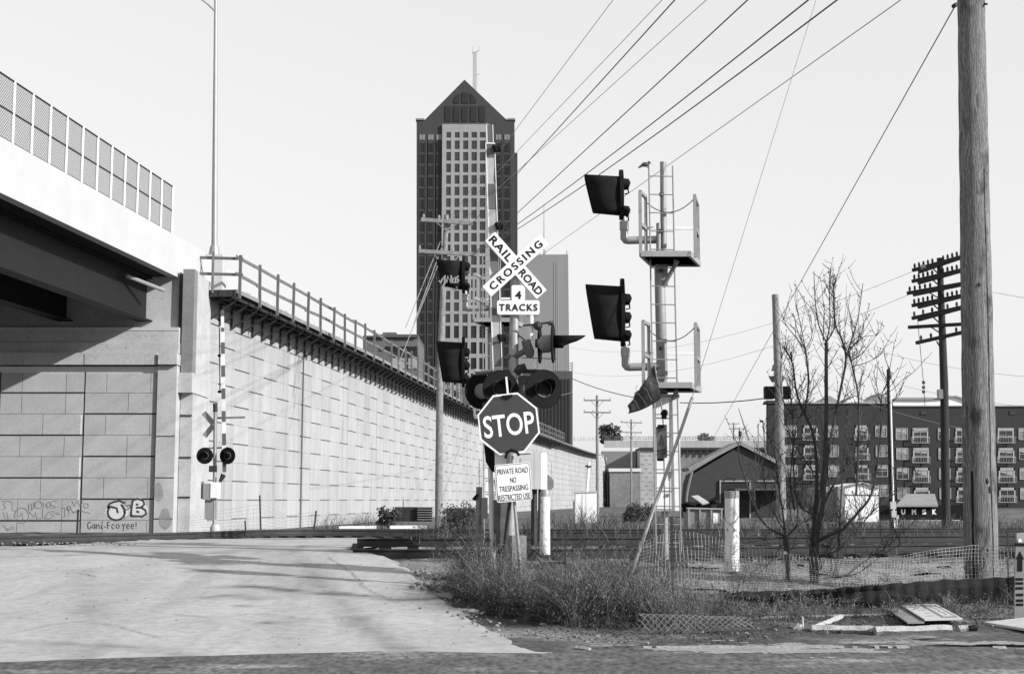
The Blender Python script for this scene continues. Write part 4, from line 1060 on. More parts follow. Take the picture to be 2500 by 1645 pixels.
def flasher(px, py, Y, parent, rpx, yaw=0.0, hood=True, back=False):
    """round black backing disc, lamp housing, hood over the lens; faces -Y turned by yaw about Z"""
    kk = Y / F; c = P(px, py, Y); rot = Matrix.Rotation(yaw, 3, 'Z'); r = rpx * kk
    def T(x, y, z): return c + rot @ Vector((x, y, z))
    d = MB(); n = 32
    ring = lambda y, r: [T(r * math.cos(2 * math.pi * i / n), y, r * math.sin(2 * math.pi * i / n)) for i in range(n)]
    d.prism(list(reversed(ring(.012, r))), rot @ Vector((0, -.024, 0)))
    # rolled rim
    d.tube([T(r * math.cos(2 * math.pi * i / n), 0, r * math.sin(2 * math.pi * i / n)) for i in range(n + 1)], .016, 6, False)
    bk = d.build('backing_disc', M['black'], parent)
    h = MB(); h.tube([T(0, .02, 0), T(0, .16, 0), T(0, .24, 0)], [r * .46, r * .44, r * .18], 16); h.build('lamp_housing', M['midgrey'], bk)
    if hood:
        rl = r * .46
        g = MB(); m = 20; o = 0; ang_ = [math.radians(-38 + 256 * i / m) for i in range(m + 1)]
        for (y, rr, sag) in ((-.013, 1.0, 0), (-.36, 1.02, 1)):
            for a in ang_:
                yy = y if not sag else y * (.32 + .68 * max(0, math.sin(a * .85 + .16)))
                g.v.append(T(rl * rr * math.cos(a), yy, rl * rr * math.sin(a)))
        for i in range(m): g.f.append((i, i + 1, m + 2 + i, m + 1 + i))
        hd = g.build('hood', M['black'], bk)
        sm = hd.modifiers.new('thickness', 'SOLIDIFY'); sm.thickness = .006
        MB().prism(list(reversed([T(rl * .9 * math.cos(2 * math.pi * i / 24), -.013, rl * .9 * math.sin(2 * math.pi * i / 24)) for i in range(24)])), rot @ Vector((0, -.012, 0))).build('lens', M['lens'], bk)
        MB().tube([T(rl * .95 * math.cos(2 * math.pi * i / 28), -.022, rl * .95 * math.sin(2 * math.pi * i / 28)) for i in range(29)], .010, 6, False).build('lens_ring', M['midgrey'], bk)
    return bk
flasher(1327, 949, CY - .25, cs, 45.5, R(17)); flasher(1222, 948, CY - .25, cs, 43, R(15))
flasher(1173, 955, CY + .35, cs, 42, R(212), True)
flasher(1281, 958, CY + .45, cs, 40, R(205), True)
arm = MB(); arm.tube([P(1160, 912, CY + .02), P(1255, 905, CY + .02), P(1335, 908, CY + .02)], .035, 8); arm.tube([P(1284, 895, CY), P(1260, 905, CY), P(1240, 915, CY)], [.06, .09, .06], 8)
arm.tube([P(1222, 906, CY), P(1222, 930, CY - .15)], .03, 6); arm.tube([P(1325, 906, CY), P(1325, 930, CY - .15)], .03, 6)
arm.build('light_arm', M['steel'], cs)
# upper side bracket with the pair aimed along the side road
br2 = MB(); br2.tube([P(1239, 872, CY), P(1262, 868, CY - .05), P(1292, 850, CY - .1)], .05, 8); br2.tube([P(1283, 830, CY - .1), P(1292, 860, CY - .1), P(1296, 872, CY - .08)], [.07, .085, .05], 8)
br2.tube([P(1256, 811, CY), P(1284, 832, CY - .05)], .014, 6); br2.tube([P(1230, 814, CY), P(1258, 812, CY)], .012, 6); br2.build('side_bracket', M['rust'], cs)
MB().tube([P(1297, 770, CY - .1), P(1296, 830, CY - .1)], .035, 10).build('side_pipe', M['white'], cs)
MB().tube([P(1306, 900, CY - .1), P(1308, 878, CY - .1)], [.055, .04], 10).build('junction_pipe', M['white'], cs)
MB().tube([P(1285, 769, CY - .1), P(1310, 769, CY - .1)], .022, 8).build('pipe_cap', M['galv'], cs)
b_ = MB(); b_.tube([P(1308, 838, CY - .1), P(1342, 838, CY - .15)], [.075, .075], 10); b_.tube([P(1276, 795, CY - .15), P(1352, 786, CY - .2)], .016, 6); b_.ball(P(1313, 795, CY - .15), .075, 8, 6); b_.tube([P(1340, 787, CY - .2), P(1352, 792, CY - .2)], [.05, .02], 6); b_.build('lamp_cluster', M['steel'], cs)
sd_ = flasher(1350, 838, CY - .2, cs, 47, R(84), False)
g = MB(); m = 14; c = P(1353, 838, CY - .2); rl = .13
for x, low in ((0, 0), (.50, 1)):
    for i in range(m + 1):
        a = math.radians(-30 + 240 * i / m); xx = x if not low else x * (.30 + .70 * max(0, math.sin(a)) ** .5)
        g.v.append(c + Vector((xx, rl * math.cos(a), rl * math.sin(a))))
for i in range(m): g.f.append((i, i + 1, m + 2 + i, m + 1 + i))
hd = g.build('hood', M['black'], sd_); hd.modifiers.new('thickness', 'SOLIDIFY').thickness = .008
sd2 = flasher(1318, 842, CY + .25, cs, 44, R(-96), False)
MB().tube([P(1273, 873, CY), P(1358, 876, CY)], .007, 5).build('stay_rod', M['steel'], cs)
# mechanism cabinet, counterweight, gate arm, foundation
cab = MB(); cab.box(P(1272, 1150, CY + .25), (.76, .42, .57), Matrix.Rotation(R(-14), 3, 'Z')); cab.build('gate_cabinet', M['white'], cs)
MB().beam(P(1304, 1100, CY - .08), P(1304, 1190, CY - .08), .006, .006).build('cabinet_seam', M['midgrey'], cs)
cw = MB().prism([P(x, y, CY + .25) for x, y in [(1181, 1082), (1200, 1096), (1217, 1112), (1216, 1156), (1200, 1150), (1186, 1128)]], (0, .16, 0)).build('counterweight', M['black'], cs, smooth=False)
mb = MB(); mb.tube([P(1206, 1100, CY + .1), P(1197, 420, CY + .1)], [.022, .018], 6); mb.build('gate_rod', M['galv'], cs)
ga = MB()
def armx(y): return 1189.5 + (y - 305) * (1216 - 1189.5) / (1110 - 305)
y = 352.0; dark = False; segs = []
widths = lambda y: .135
sec = [(305, 348, True, .10), (348, 386, True, .145), (386, 450, False, .145), (450, 512, True, .145), (512, 575, False, .145), (575, 638, True, .145), (638, 705, False, .145), (705, 770, True, .145), (770, 835, False, .145), (835, 895, True, .145), (895, 960, False, .15), (960, 1030, True, .15), (1030, 1105, False, .15)]
garm = MB().beam(P(armx(300) - 0, 302, CY + .02), P(armx(1105), 1105, CY + .02), .03, .03).build('gate_arm', M['galv'], cs)
M['stripe'] = mat('dull stripe sheeting', .17, .12, 5, .5)
M['stripe_pale'] = mat('pale stripe sheeting', .58, .08, 5, .5)
for y0, y1, dk, w in sec:
    a, b = P(armx(y0) + 6, y0, CY), P(armx(y1) + 6, y1 - .6, CY)
    MB().beam(a, b, w, .022, up=Y3).build('stripe', M['stripe'] if dk else M['stripe_pale'], garm, smooth=False)
e = MB()
for sx, w in ((-.5, 0), (.5, 0)):
    a, b = P(armx(350) + 6, 350, CY - .014), P(armx(1105) + 6, 1105, CY - .014)
    dx = Vector((.072 * (1 if sx > 0 else -1), 0, 0)); e.beam(a + dx, b + dx, .012, .014)
    a, b = P(armx(305) + 6, 305, CY - .014), P(armx(348) + 6, 348, CY - .014); dx = Vector((.05 * (1 if sx > 0 else -1), 0, 0)); e.beam(a + dx, b + dx, .010, .012)
e.beam(P(armx(350) - 4, 350, CY - .014), P(armx(350) + 16, 350, CY - .014), .012, .02)
e.build('arm_edge', M['white'], garm, smooth=False)
for px, py in ((1208, 363), (1214, 552), (1220, 824)):
    q = MB(); cpt = P(px, py, CY - .03); q.tube([cpt + Vector((-.03, 0, .02)), cpt + Vector((.05, 0, 0)), cpt + Vector((.10, 0, -.01))], [.03, .055, .05], 8); q.tube([cpt + Vector((-.02, -.03, .05)), cpt + Vector((.03, -.03, -.05))], [.03, .045], 8); q.build('arm_lamp', M['black'], garm)
e = MB(); e.tube([P(1207, 400, CY), P(1209, 440, CY - .02), P(1212, 462, CY), P(1213, 520, CY)], .008, 5); e.build('arm_cable', M['black'], garm)
fd = MB(); fd.box(P(1222, 1275, CY + .3), (.22, .24, .72)); fd.build('foundation_post', M['rust'], cs)
fd = MB(); fd.box(P(1263, 1362, CY - .25), (.23, .3, .70), Matrix.Rotation(.2, 3, 'Z')); fd.build('foundation', M['wood'], cs)
fd = MB(); fd.tube([P(1304, 1192, CY + .3), P(1304, 1330, CY + .3)], .05, 8); fd.tube([P(1317, 1192, CY + .35), P(1316, 1320, CY + .35)], .02, 6); fd.build('leg', M['steel'], cs)
# ---- stubby crossing post at left of it, white standpipe, bollards
ps = thing('junction_post', 'mottled timber post with a small grey box left of the crossing signal', 'post', G(1173, CY + .6, -.05))
MB().tube([P(1168, 1400, CY + .6), P(1170, 1188, CY + .6)], [.055, .05], 8).build('post', M['wood_mott'], ps)
MB().box(P(1183, 1240, CY + .55), (.10, .12, .34)).build('box', M['alu'], ps)
MB().tube([P(1157, 1219, CY + .5), P(1166, 1206, CY + .55)], [.035, .02], 8).build('padlock', M['black'], ps)
wp = thing('white_pipe', 'slim white standpipe between the timber post and the private road notice', 'pipe', G(1202, CY + .5, -.05))
MB().tube([P(1206, 1400, CY + .5), P(1203, 1320, CY + .5), P(1197, 1140, CY + .5)], .042, 10).build('pipe', M['white_worn'], wp)
def bollard(label, px0, px1, ytop, ybase, Y):
    c = (px0 + px1) / 2; r = (px1 - px0) / 2 * Y / F
    t = thing('bollard', label, 'bollard', P(c, ybase, Y), 'white pipe bollards')
    b, a = P(c + 1, ybase + 8, Y), P(c, ytop, Y)
    MB().tube([b, a - Z3 * .10], r, 20).build('pipe', M['white_worn'], t)
    MB().tube([a - Z3 * .12, a - Z3 * .012, a], [r * 1.04, r * 1.04, r * .96], 20).build('cap', M['alu'], t)
    return t
bo = bollard('chipped white pipe bollard with grey cap in the weeds by the net fence', 1769, 1804, 1198, 1385, 24.0)
q = MB(); q.ball(P(1792, 1293, 24 - .115), (.012, .012, .035), 8, 6); q.build('hole', M['black'], bo)
bollard('chipped white pipe bollard just right of the crossing signal cabinet', 1317, 1342, 1195, 1345, 26.0)
bs = thing('stop_sign', 'grey back of a stop sign facing the other way behind the crossing cabinet', 'stop sign', G(1338, 48, -.05))
c = P(1331, 1180, 48)
MB().prism([c + Vector((.31 * math.cos(R(22.5 + 45 * k)), 0, .31 * math.sin(R(22.5 + 45 * k)))) for k in range(8)], (0, .01, 0)).build('sign_panel', M['midgrey'], bs, smooth=False)
MB().beam(c + Vector((0, .05, .5)), G(1331, 48.05, -.05), .06, .05).build('post', M['steel'], bs, smooth=False)
# ================================================================== SIGNAL MASTS
MY = 25.5; mk = MY / F
def mp(px, py, dy=0.0): return P(px, py, MY + dy)
sm = thing('signal_mast', 'tall white railway signal mast with ladder, two railed platforms and black signal heads at right', 'railway signal', G(1625, MY, -.05), 'railway signal masts')
MB().tube([mp(1624, 1365), mp(1618, 935), mp(1617, 925), mp(1610, 655)], [.060, .060, .10, .095], 14).build('mast', M['galv'], sm)
MB().tube([mp(1620, 620), mp(1619, 396)], [.058, .058], 12).build('upper_mast', M['alu'], sm)
MB().tube([mp(1608, 628, -.1), mp(1608, 545, -.1)], .045, 10).build('stub_post', M['alu'], sm)
for nm, x0, x1 in (('ladder_rail', 1584, 1602), ('ladder_rail', 1642, 1663)):
    MB().tube([mp(x0 + (0 if x0 < 1600 else 0), 405, -.35), mp((x0 * 2 + x1) / 3, 760, -.35), mp(x1, 1350, -.35)], .014, 6).build(nm, M['alu'], sm)
y = 430.0
while y < 1345:
    t = (y - 405) / 945; a, b = 1584 + 18 * t, 1642 + 21 * t
    MB().tube([mp(a, y, -.35), mp(b, y + 1, -.35)], .010, 6).build('rung', M['alu'], sm); y += 44.7
for yy in (475, 563, 660, 850): MB().beam(mp(1612, yy, -.2), mp(1618, yy, -.02), .05, .06).build('ladder_clip', M['steel'], sm)
def platform(ybase, x0, x1, railh, q):
    pl = MB(); z = mp(1600, ybase).z
    a, b = mp(x0, ybase).x, mp(x1, ybase).x
    y0, y1 = MY - .75, MY + .35
    # open floor frame
    for (p0, p1) in (((a, y0), (b - .32, y0)), ((b - .32, y0), (b, y1)), ((a + .3, y1), (b, y1)), ((a, y0), (a + .3, y1))):
        pl.beam(Vector((p0[0], p0[1], z)), Vector((p1[0], p1[1], z)), .05, .10)
    pl.add([Vector((a, y0, z - .02)), Vector((b - .32, y0, z - .02)), Vector((b, y1, z - .02)), Vector((a + .3, y1, z - .02))], [(0, 1, 2, 3), (3, 2, 1, 0)])
    fl = pl.build('platform', M['galv'], sm)
    for nm, xa, xb in (('guard_frame', a, a + .14), ('guard_frame', b - .17, b - .02)):
        g = MB(); h = railh * mk; ya, yb = (y0, y0 + .45) if nm and xa == a else (y0 + .35, y1)
        for xx, yy in ((xa, ya), (xb, yb)): g.beam(Vector((xx, yy, z)), Vector((xx, yy, z + h)), .055, .055)
        for zz in (h, h * .48): g.beam(Vector((xa, ya, z + zz)), Vector((xb, yb, z + zz)), .05, .06)
        g.build(nm, M['alu'], sm, smooth=False)
    ch = MB(); p, q_ = Vector((a + .14, y0 + .45, z + railh * mk * .92)), Vector((b - .17, y0 + .35, z + railh * mk * .96))
    ch.tube([p + (q_ - p) * (i / 14) - Vector((0, 0, .9 * .25 * (1 - (2 * i / 14 - 1) ** 2))) for i in range(15)], .009, 5); ch.build('chain', M['steel'], sm)
    rr = MB(); rr.beam(Vector((a + .12, y1, z + railh * mk * .6)), Vector((b - .05, y1, z + railh * mk * .6)), .04, .05); rr.build('back_rail', M['white'], sm, smooth=False)
    bk = MB(); bk.beam(Vector((mp(1616, ybase).x, MY - .03, z - .5)), Vector((mp(1648, ybase).x, MY - .4, z - .06)), .05, .06); bk.box(Vector((mp(1614, ybase).x, MY - .06, z - .27)), (.22, .06, .38)); bk.build('platform_bracket', M['alu'], sm, smooth=False)
platform(637, 1555, 1714, 152, 0); platform(948, 1562, 1716, 152, 1)
def head(xl, xr, yt, yb, xd, dtop, dbot, lenses, yp):
    """hooded signal head aimed left: tapered hood, oval backing plate seen edge-on, lamp cases behind, pipe bracket"""
    hd = MB(); o = 0
    c = (yt + yb) / 2
    prof = []
    for px, top, bot in ((xd, yt + 5, yb + 1), (xl, yt, yb - 5)):
        ring = []
        w = .17
        n = 20
        h2 = (bot - top) / 2 * mk; cz = mp(px, (top + bot) / 2).z; X = mp(px, c).x
        for i in range(n):
            a = 2 * math.pi * i / n; ca, sa = math.cos(a), math.sin(a)
            sq = lambda t: math.copysign(abs(t) ** .55, t)
            ring.append((X, MY + w * sq(ca), cz + h2 * sq(sa)))
        prof.append(ring)
    # the mouth is cut back towards the bottom
    ztop, zbot = max(p[2] for p in prof[1]), min(p[2] for p in prof[1])
    prof[1] = [(x + .16 * (ztop - z) / (ztop - zbot), y, z) for x, y, z in prof[1]]
    hd.v = [Vector(p) for p in prof[0]] + [Vector(p) for p in prof[1]]; n = 20
    hd.f = [(i, (i + 1) % n, n + (i + 1) % n, n + i) for i in range(n)]
    hh = hd.build('hood', M['blacktop'], sm); hh.modifiers.new('thickness', 'SOLIDIFY').thickness = .012
    dk = MB(); n = 28; cz = (dtop + dbot) / 2; rz2 = (dbot - dtop) / 2 * mk
    cx = mp(xd + 3, cz)
    dk.prism([cx + Vector((-.03, .23 * math.cos(2 * math.pi * i / n), rz2 * math.sin(2 * math.pi * i / n))) for i in range(n)], (.07, 0, 0))
    dk.build('backing_plate', M['black'], sm)
    for i in range(lenses):
        yy = dtop + (dbot - dtop) * (.36 + .52 * i / max(1, lenses - 1) - (.0))
        cs_ = MB(); cpt = mp(xd + 9, yy - 8); cs_.tube([cpt, cpt + Vector((.09, 0, 0)), cpt + Vector((.12, 0, -.01))], [.11, .10, .04], 12)
        cs_.tube([mp(xd + 20, yy - 2), mp(xd + 21.5, yy + 14), mp(xd + 12, yy + 16)], .014, 6)
        cs_.build('lamp_case', M['black'], sm)
    pb = MB(); x = (xd + 11)
    pb.tube([mp(x, dbot - 12, -.02), mp(x, dbot + 2, -.02)], [.03, .05], 10); pb.tube([mp(x, dbot + 1, -.02), mp(x, dbot + 22, -.02)], .085, 12); pb.tube([mp(x, dbot + 22, -.02), mp(x, yp - 3, -.02), mp(x + 3, yp, -.02), mp(x + 8, yp + 1, -.02), mp(1612, yp - 1, -.02)], .072, 12)
    pb.build('pipe_bracket', M['galv'], sm)
    return hh
head(1427, 1498, 427, 525, 1513, 412, 540, 2, 586)
head(1430, 1502, 694, 832, 1516, 678, 848, 3, 895)
cbn = MB(); a, b = mp(1597, 965), mp(1658, 1246); cbn.bx(a.x, b.x, MY - .29, MY + .15, b.z, a.z); cbn.build('relay_case', M['white'], sm)
mb = MB(); mb.beam(mp(1636, 975, -.295), mp(1636, 1246, -.295), .006, .006); mb.tube([mp(1628, 1208, -.3), mp(1633, 1208, -.3)], .03, 6); mb.tube([mp(1633, 1150, -.3), mp(1636, 1170, -.3), mp(1641, 1150, -.3)], .008, 5); mb.build('case_fittings', M['midgrey'], sm)
# second mast of the same kind farther back, seen behind the crossing signal
base0 = sm.location.copy()
t2 = P(1203, 1300, 34.6)
sm2 = dup(sm, Vector((t2.x, 34.6, base0.z - .02)), 'similar white railway signal mast farther back, behind the crossing signal, its hood scrawled with graffiti')
gf = []
def gp(x, y): return P(x, y, 34.6 - .20)
ln = [[(1080, 705), (1086, 690), (1086, 672), (1080, 682), (1076, 690), (1072, 685)], [(1090, 690), (1093, 674), (1100, 690), (1102, 672)], [(1106, 678), (1104, 690), (1112, 690), (1112, 676)], [(1120, 674), (1114, 678), (1120, 684), (1116, 690)], [(1084, 702), (1108, 706), (1118, 707), (1114, 700)]]
go = strokes([[gp(x, y) for x, y in l] for l in ln], .045, .004, (0, -1, 0)).build('graffiti', M['lamp_grey'], sm2, smooth=False)
# ---- bird on the near ladder
bd = MB(); p = mp(1576, 404, -.35); bd.ball(p + Vector((0, 0, .015)), (.075, .04, .045), 10, 7); bd.ball(p + Vector((.062, 0, .05)), .03, 8, 6); bd.tube([p + Vector((-.05, 0, .005)), p + Vector((-.13, 0, -.045))], [.03, .012], 6); bd.tube([p + Vector((.085, 0, .05)), p + Vector((.108, 0, .045))], [.010, .002], 5); bd.tube([p + Vector((.02, 0, -.02)), p + Vector((.05, 0, -.06))], .006, 4)
tag(bd.build('bird', M['bird']), 'small dark bird perched on the ladder top of the right signal mast', 'bird')
# ---- flag on a leaning staff, and hanging metal plate
FY = 24.4
fl = thing('flag_staff', 'thin leaning staff with a horn lamp, rising in front of the signal mast', 'staff', G(1622, FY, -.05))
MB().tube([P(1597, 885, FY), P(1616, 1000, FY), P(1620, 1045, FY), P(1624, 1370, FY)], .011, 6).build('staff', M['alu'], fl)
q = MB(); q.tube([P(1614, 1012, FY - .03), P(1624, 1006, FY - .03), P(1629, 1003, FY - .03)], [.03, .06, .03], 8); q.tube([P(1620, 1022, FY - .03), P(1623, 1010, FY - .03)], .045, 8); q.build('lamp', M['black'], fl)
fg = MB(); NXf, NYf = 14, 10
for j in range(NYf + 1):
    t = j / NYf
    a = Vector((1597 + 17 * t, 889 + 84 * t)); e = Vector((1574 - 40 * t, 926 + 86 * t))
    # lower edge sweeps to the left tip
    e = Vector((1576, 930)) * (1 - t) ** 2 + Vector((1545, 962)) * 2 * t * (1 - t) + Vector((1531, 1010)) * t * t
    for i in range(NXf + 1):
        s0 = i / NXf; w = a + (e - a) * s0
        w.y += 6 * math.sin(s0 * math.pi) * t; jag = (rnd.uniform(-5, 4) if i == NXf else 0)
        p = P(w.x + jag, w.y + jag * .5, FY - .02); p.y += .045 * math.sin(s0 * 7 + t * 3) * s0 + .03 * math.sin(t * 6 + s0 * 3); fg.v.append(p)
for j in range(NYf):
    for i in range(NXf):
        a = j * (NXf + 1) + i; fg.f.append((a, a + 1, a + NXf + 2, a + NXf + 1))
fgo = fg.build('flag', M['cloth']); tag(fgo, 'tattered dark flag streaming left from the thin staff', 'flag')
wv = [[(1556, 940), (1552, 948), (1556, 955), (1551, 962)], [(1548, 958), (1560, 962), (1570, 975), (1579, 990)], [(1541, 975), (1552, 978), (1556, 990), (1562, 998)], [(1537, 985), (1546, 990), (1548, 1000)], [(1570, 945), (1580, 952), (1586, 968), (1592, 978)], [(1583, 930), (1590, 934), (1594, 945)]]
strokes([[P(x, y, FY - .11) for x, y in l] for l in wv], .009, .0, (0, -1, 0)).build('flag_mark', M['lamp_grey'], fgo, smooth=False)
pl = thing('warning_plate', 'rusty dark metal plate with a triangle mark hung under the tattered flag', 'sign', P(1615, 1125, FY))
MB().prism([P(x, y, FY - .03) for x, y in [(1602, 1042), (1608, 1040), (1612, 1037), (1628, 1036), (1629, 1116), (1604, 1124)]], (0, .015, 0)).build('plate', M['rust'], pl, smooth=False)
strokes([[P(x, y, FY - .034) for x, y in l] for l in [[(1615, 1060), (1611, 1086), (1620, 1084), (1615, 1060)], [(1607, 1100), (1626, 1096)], [(1607, 1108), (1626, 1104)], [(1607, 1052), (1626, 1048)]]], .02, .002, (0, -1, 0)).build('mark', M['steel'], pl, smooth=False)
MB().box(P(1614, 1040, FY - .05), (.12, .04, .05)).build('clip', M['black'], pl); MB().box(P(1612, 1122, FY - .05), (.10, .04, .04)).build('clip', M['black'], pl)
# ================================================================== FAR CROSSING SIGNAL (left)
QY2 = 46.0; qk = QY2 / F
fs = thing('crossing_signal', 'distant crossing signal seen from behind in front of the pale retaining wall', 'crossing signal', G(525, QY2, -.1))
MB().tube([P(523, 1290, QY2), P(526, 985, QY2)], .06, 10).build('mast', M['galv'], fs)
MB().tube([P(525.5, 985, QY2), P(526, 1005, QY2)], .075, 10).build('mast_cap', M['steel'], fs)
for a, b in (((497, 1007), (521, 1034)), ((499, 1065), (521, 1038))):
    MB().beam(P(*a, QY2 + .1), P(*b, QY2 + .1), .17, .02, up=Y3).build('crossbuck_blade', M['lamp_grey'], fs, smooth=False)
flasher(500, 1112, QY2 - .2, fs, 19, R(3)); flasher(555.5, 1112, QY2 - .2, fs, 19.5, R(-14))
mb = MB(); mb.beam(P(499, 1094, QY2), P(555, 1092, QY2), .05, .05); mb.build('light_arm', M['midgrey'], fs); MB().tube([P(531, 1020, QY2), P(598, 1018, QY2)], .035, 6).build('bracket_arm', M['midgrey'], fs)
ga2 = MB().beam(P(542, 757, QY2 - .1), P(548, 1152, QY2 - .1), .03, .03).build('gate_arm', M['white'], fs, smooth=False)
ya = 757.0; i = 0
edges = [757, 772, 800, 810, 836, 864, 892, 920, 948, 974, 1003, 1030, 1058, 1087, 1118, 1152]
for i, (y0, y1) in enumerate(zip(edges, edges[1:])):
    xx = lambda y: 542.8 + (y - 757) * 5.2 / 395
    MB().beam(P(xx(y0), y0, QY2 - .12), P(xx(y1), y1 - .3, QY2 - .12), .125 if i > 2 else .10, .02, up=Y3).build('stripe', M['stripe'] if i % 2 == 0 else M['white'], ga2, smooth=False)
q = MB(); q.tube([P(536, 800, QY2 - .1), P(536, 868, QY2 - .1), P(537, 955, QY2 - .1)], .018, 5)
for py in (781, 868, 956): q.ball(P(536, py, QY2 - .1), (.07, .05, .05), 7, 5)
q.build('arm_lamp', M['black'], ga2)
MB().box(P(507, 1200, QY2 - .05), (.24, .3, .52)).build('gate_mechanism', M['galv'], fs); MB().box(P(495, 1196, QY2 - .05), (.07, .2, .55)).build('counterweight', M['midgrey'], fs, smooth=False)
MB().box(P(525, 1196, QY2 - .05), (.28, .3, .50)).build('case', M['white'], fs); MB().box(P(515, 1242, QY2 + .05), (.36, .2, .66)).build('lower_case', M['lamp_grey'], fs)
q = MB(); q.tube([P(546, 1158, QY2 - .1), P(537, 1176, QY2 - .1)], [.09, .05], 7); q.box(P(520, 1144, QY2), (.24, .12, .2)); q.build('bracket', M['steel'], fs)
MB().tube([P(525, 1302, QY2), P(525, 1288, QY2), P(525, 1280, QY2)], [.16, .16, .11], 12).build('base', M['abut'], fs)
# ================================================================== TIMBER POLES
bp = thing('utility_pole', 'big weathered timber utility pole standing close at the right, cracked down its face', 'utility pole', G(2397, 21.5, -.1))
top = P(2366, -260, 21.5); bot = P(2397, 1470, 21.5)
mb = MB(); pts = [bot + (top - bot) * (i / 40) for i in range(41)]
mb.tube(pts, [.252 - .055 * i / 40 + .004 * math.sin(i * 2.1) for i in range(41)], 36)
for i, v_ in enumerate(mb.v):
    v_.x += .006 * noise.noise(Vector((v_.x * 30, v_.y * 30, v_.z * 1.3))); v_.y += .006 * noise.noise(Vector((v_.x * 30 + 9, v_.y * 30, v_.z * 1.3)))
mb.build('pole', M['wood_pole'], bp)
ck = MB()
def polepx(y): return 2366 + (2397 - 2366) * (y + 260) / 1730
pts = [(t, .42 + .03 * math.sin(t * .01) + .02 * noise.noise(Vector((t * .02, 0, 0)))) for t in range(420, 1440, 12)]
def surf(py, f, off=.004):
    cxx = P(polepx(py), py, 21.5); i = (py + 260) / 1730; r = .197 + .055 * i
    return cxx + Vector((f * r, -math.sqrt(max(0, 1 - f * f)) * r - off, 0))
strokes([[surf(y, f) for y, f in pts]], .014, .002, (.4, -.9, 0), ck)
strokes([[surf(y, -.62 + .08 * math.sin(y * .004)) for y in range(1150, 1440, 12)]], .03, .002, (-.5, -.85, 0), ck)
ck.build('crack', M['black'], bp, smooth=False)
kn = MB()
for py, f, rw_ in ((1175, .12, .05), (1195, .30, .06), (1340, .1, .03), (700, -.1, .03)):
    c = surf(py, f, .0); kn.ball(c, (rw_ * .6, .012, rw_), 8, 6)
kn.build('knot', M['wood_dark'], bp)
MB().tube([P(2334, 12, 21.3), P(2328, 16, 21.2)], .035, 8).build('eye_bolt', M['steel'], bp); MB().beam(P(2402, 10, 21.4), P(2410, 11, 21.3), .02, .03).build('step_bolt', M['steel'], bp)
# utility pole in front of the tower
UY = 65.0
up = thing('utility_pole', 'pale mottled utility pole with two crossarms in front of the tower', 'utility pole', G(1072, UY, -.1), 'utility poles with crossarms')
MB().tube([P(1071, 1290, UY), P(1074, 900, UY), P(1090, 525, UY)], [.18, .155, .11], 10).build('pole', M['wood_mott'], up)
def crossarm(parent, a, b, Ya, Yb, m, ins, w=.11, brace=None):
    pa, pb_ = P(*a, Ya), P(*b, Yb)
    o = MB().beam(pa, pb_, w, w * 1.2).build('crossarm', m, parent, smooth=False)
    q = MB()
    for t in ins:
        c = pa + (pb_ - pa) * t; MB().tube([c + Z3 * w * .5, c + Z3 * (w * .5 + .10), c + Z3 * (w * .5 + .2)], [.03, .055, .03], 6).build('insulator', M['lamp_grey'] if m is not M['wood_dark'] else M['steel'], o)
    if brace:
        q = MB()
        for t, (bx_, by_) in zip((.25, .75), (brace, brace)): q.beam(pa + (pb_ - pa) * t, P(bx_, by_, (Ya + Yb) / 2 - .1), .05, .05)
        q.build('brace', m, o, smooth=False)
crossarm(up, (1028, 536), (1154, 546), UY - .3, UY - .15, M['wood'], (.05, .35, .5, .95), .14, (1088, 562))
crossarm(up, (1022, 613), (1161, 621), UY - .3, UY - .15, M['wood'], (.02, .6, .9), .14, (1086, 660))
q = MB()
for a, b in (((1075, 590), (990, 800)), ((1080, 600), (1010, 790)), ((1072, 640), (972, 890))): q.tube([P(*a, UY), P(*b, UY - 1.2)], .02, 5, False)
q.build('guy_wire', M['lamp_grey'], up)
def small_pole(label, base, top, Y, r, arms, m=M['wood'], grp='utility poles with crossarms', extra=None):
    t = thing('utility_pole', label, 'utility pole', P(*base, Y), grp)
    MB().tube([P(*base, Y), P(*top, Y)], [r, r * .75], 8).build('pole', m, t)
    for a, b, ins in arms: crossarm(t, a, b, Y - .25, Y - .25, m, ins, r * .75, ((a[0] + b[0]) / 2, (a[1] + b[1]) / 2 + 18))
    return t
small_pole('slim grey utility pole with two short crossarms left of the tattered flag', (1459, 1262), (1457.5, 965), 130, .15, [((1425, 977), (1491, 977), (.02, .98)), ((1425, 1006), (1491, 1007), (.02, .35, .98))])
small_pole('thin utility pole with two crossarms directly below the tattered flag', (1541, 1250), (1541, 1023), 190, .15, [((1515, 1030), (1567, 1032), (.04, .96)), ((1515, 1054), (1567, 1056), (.04, .96))])
small_pole('tiny far utility pole behind the ridge of the brick workshop', (1791, 1098), (1791, 1031), 300, .17, [((1777, 1034), (1805, 1034), (.04, .96)), ((1779, 1046), (1800, 1047), ())])
q = small_pole('tiny far pole carrying a transformer behind the workshop ridge', (1806, 1098), (1805, 1043), 290, .15, [((1795, 1045), (1819, 1046), ())])
MB().tube([P(1807, 1066, 289.6), P(1807, 1052, 289.6)], .35, 8).build('transformer', M['steel'], q)
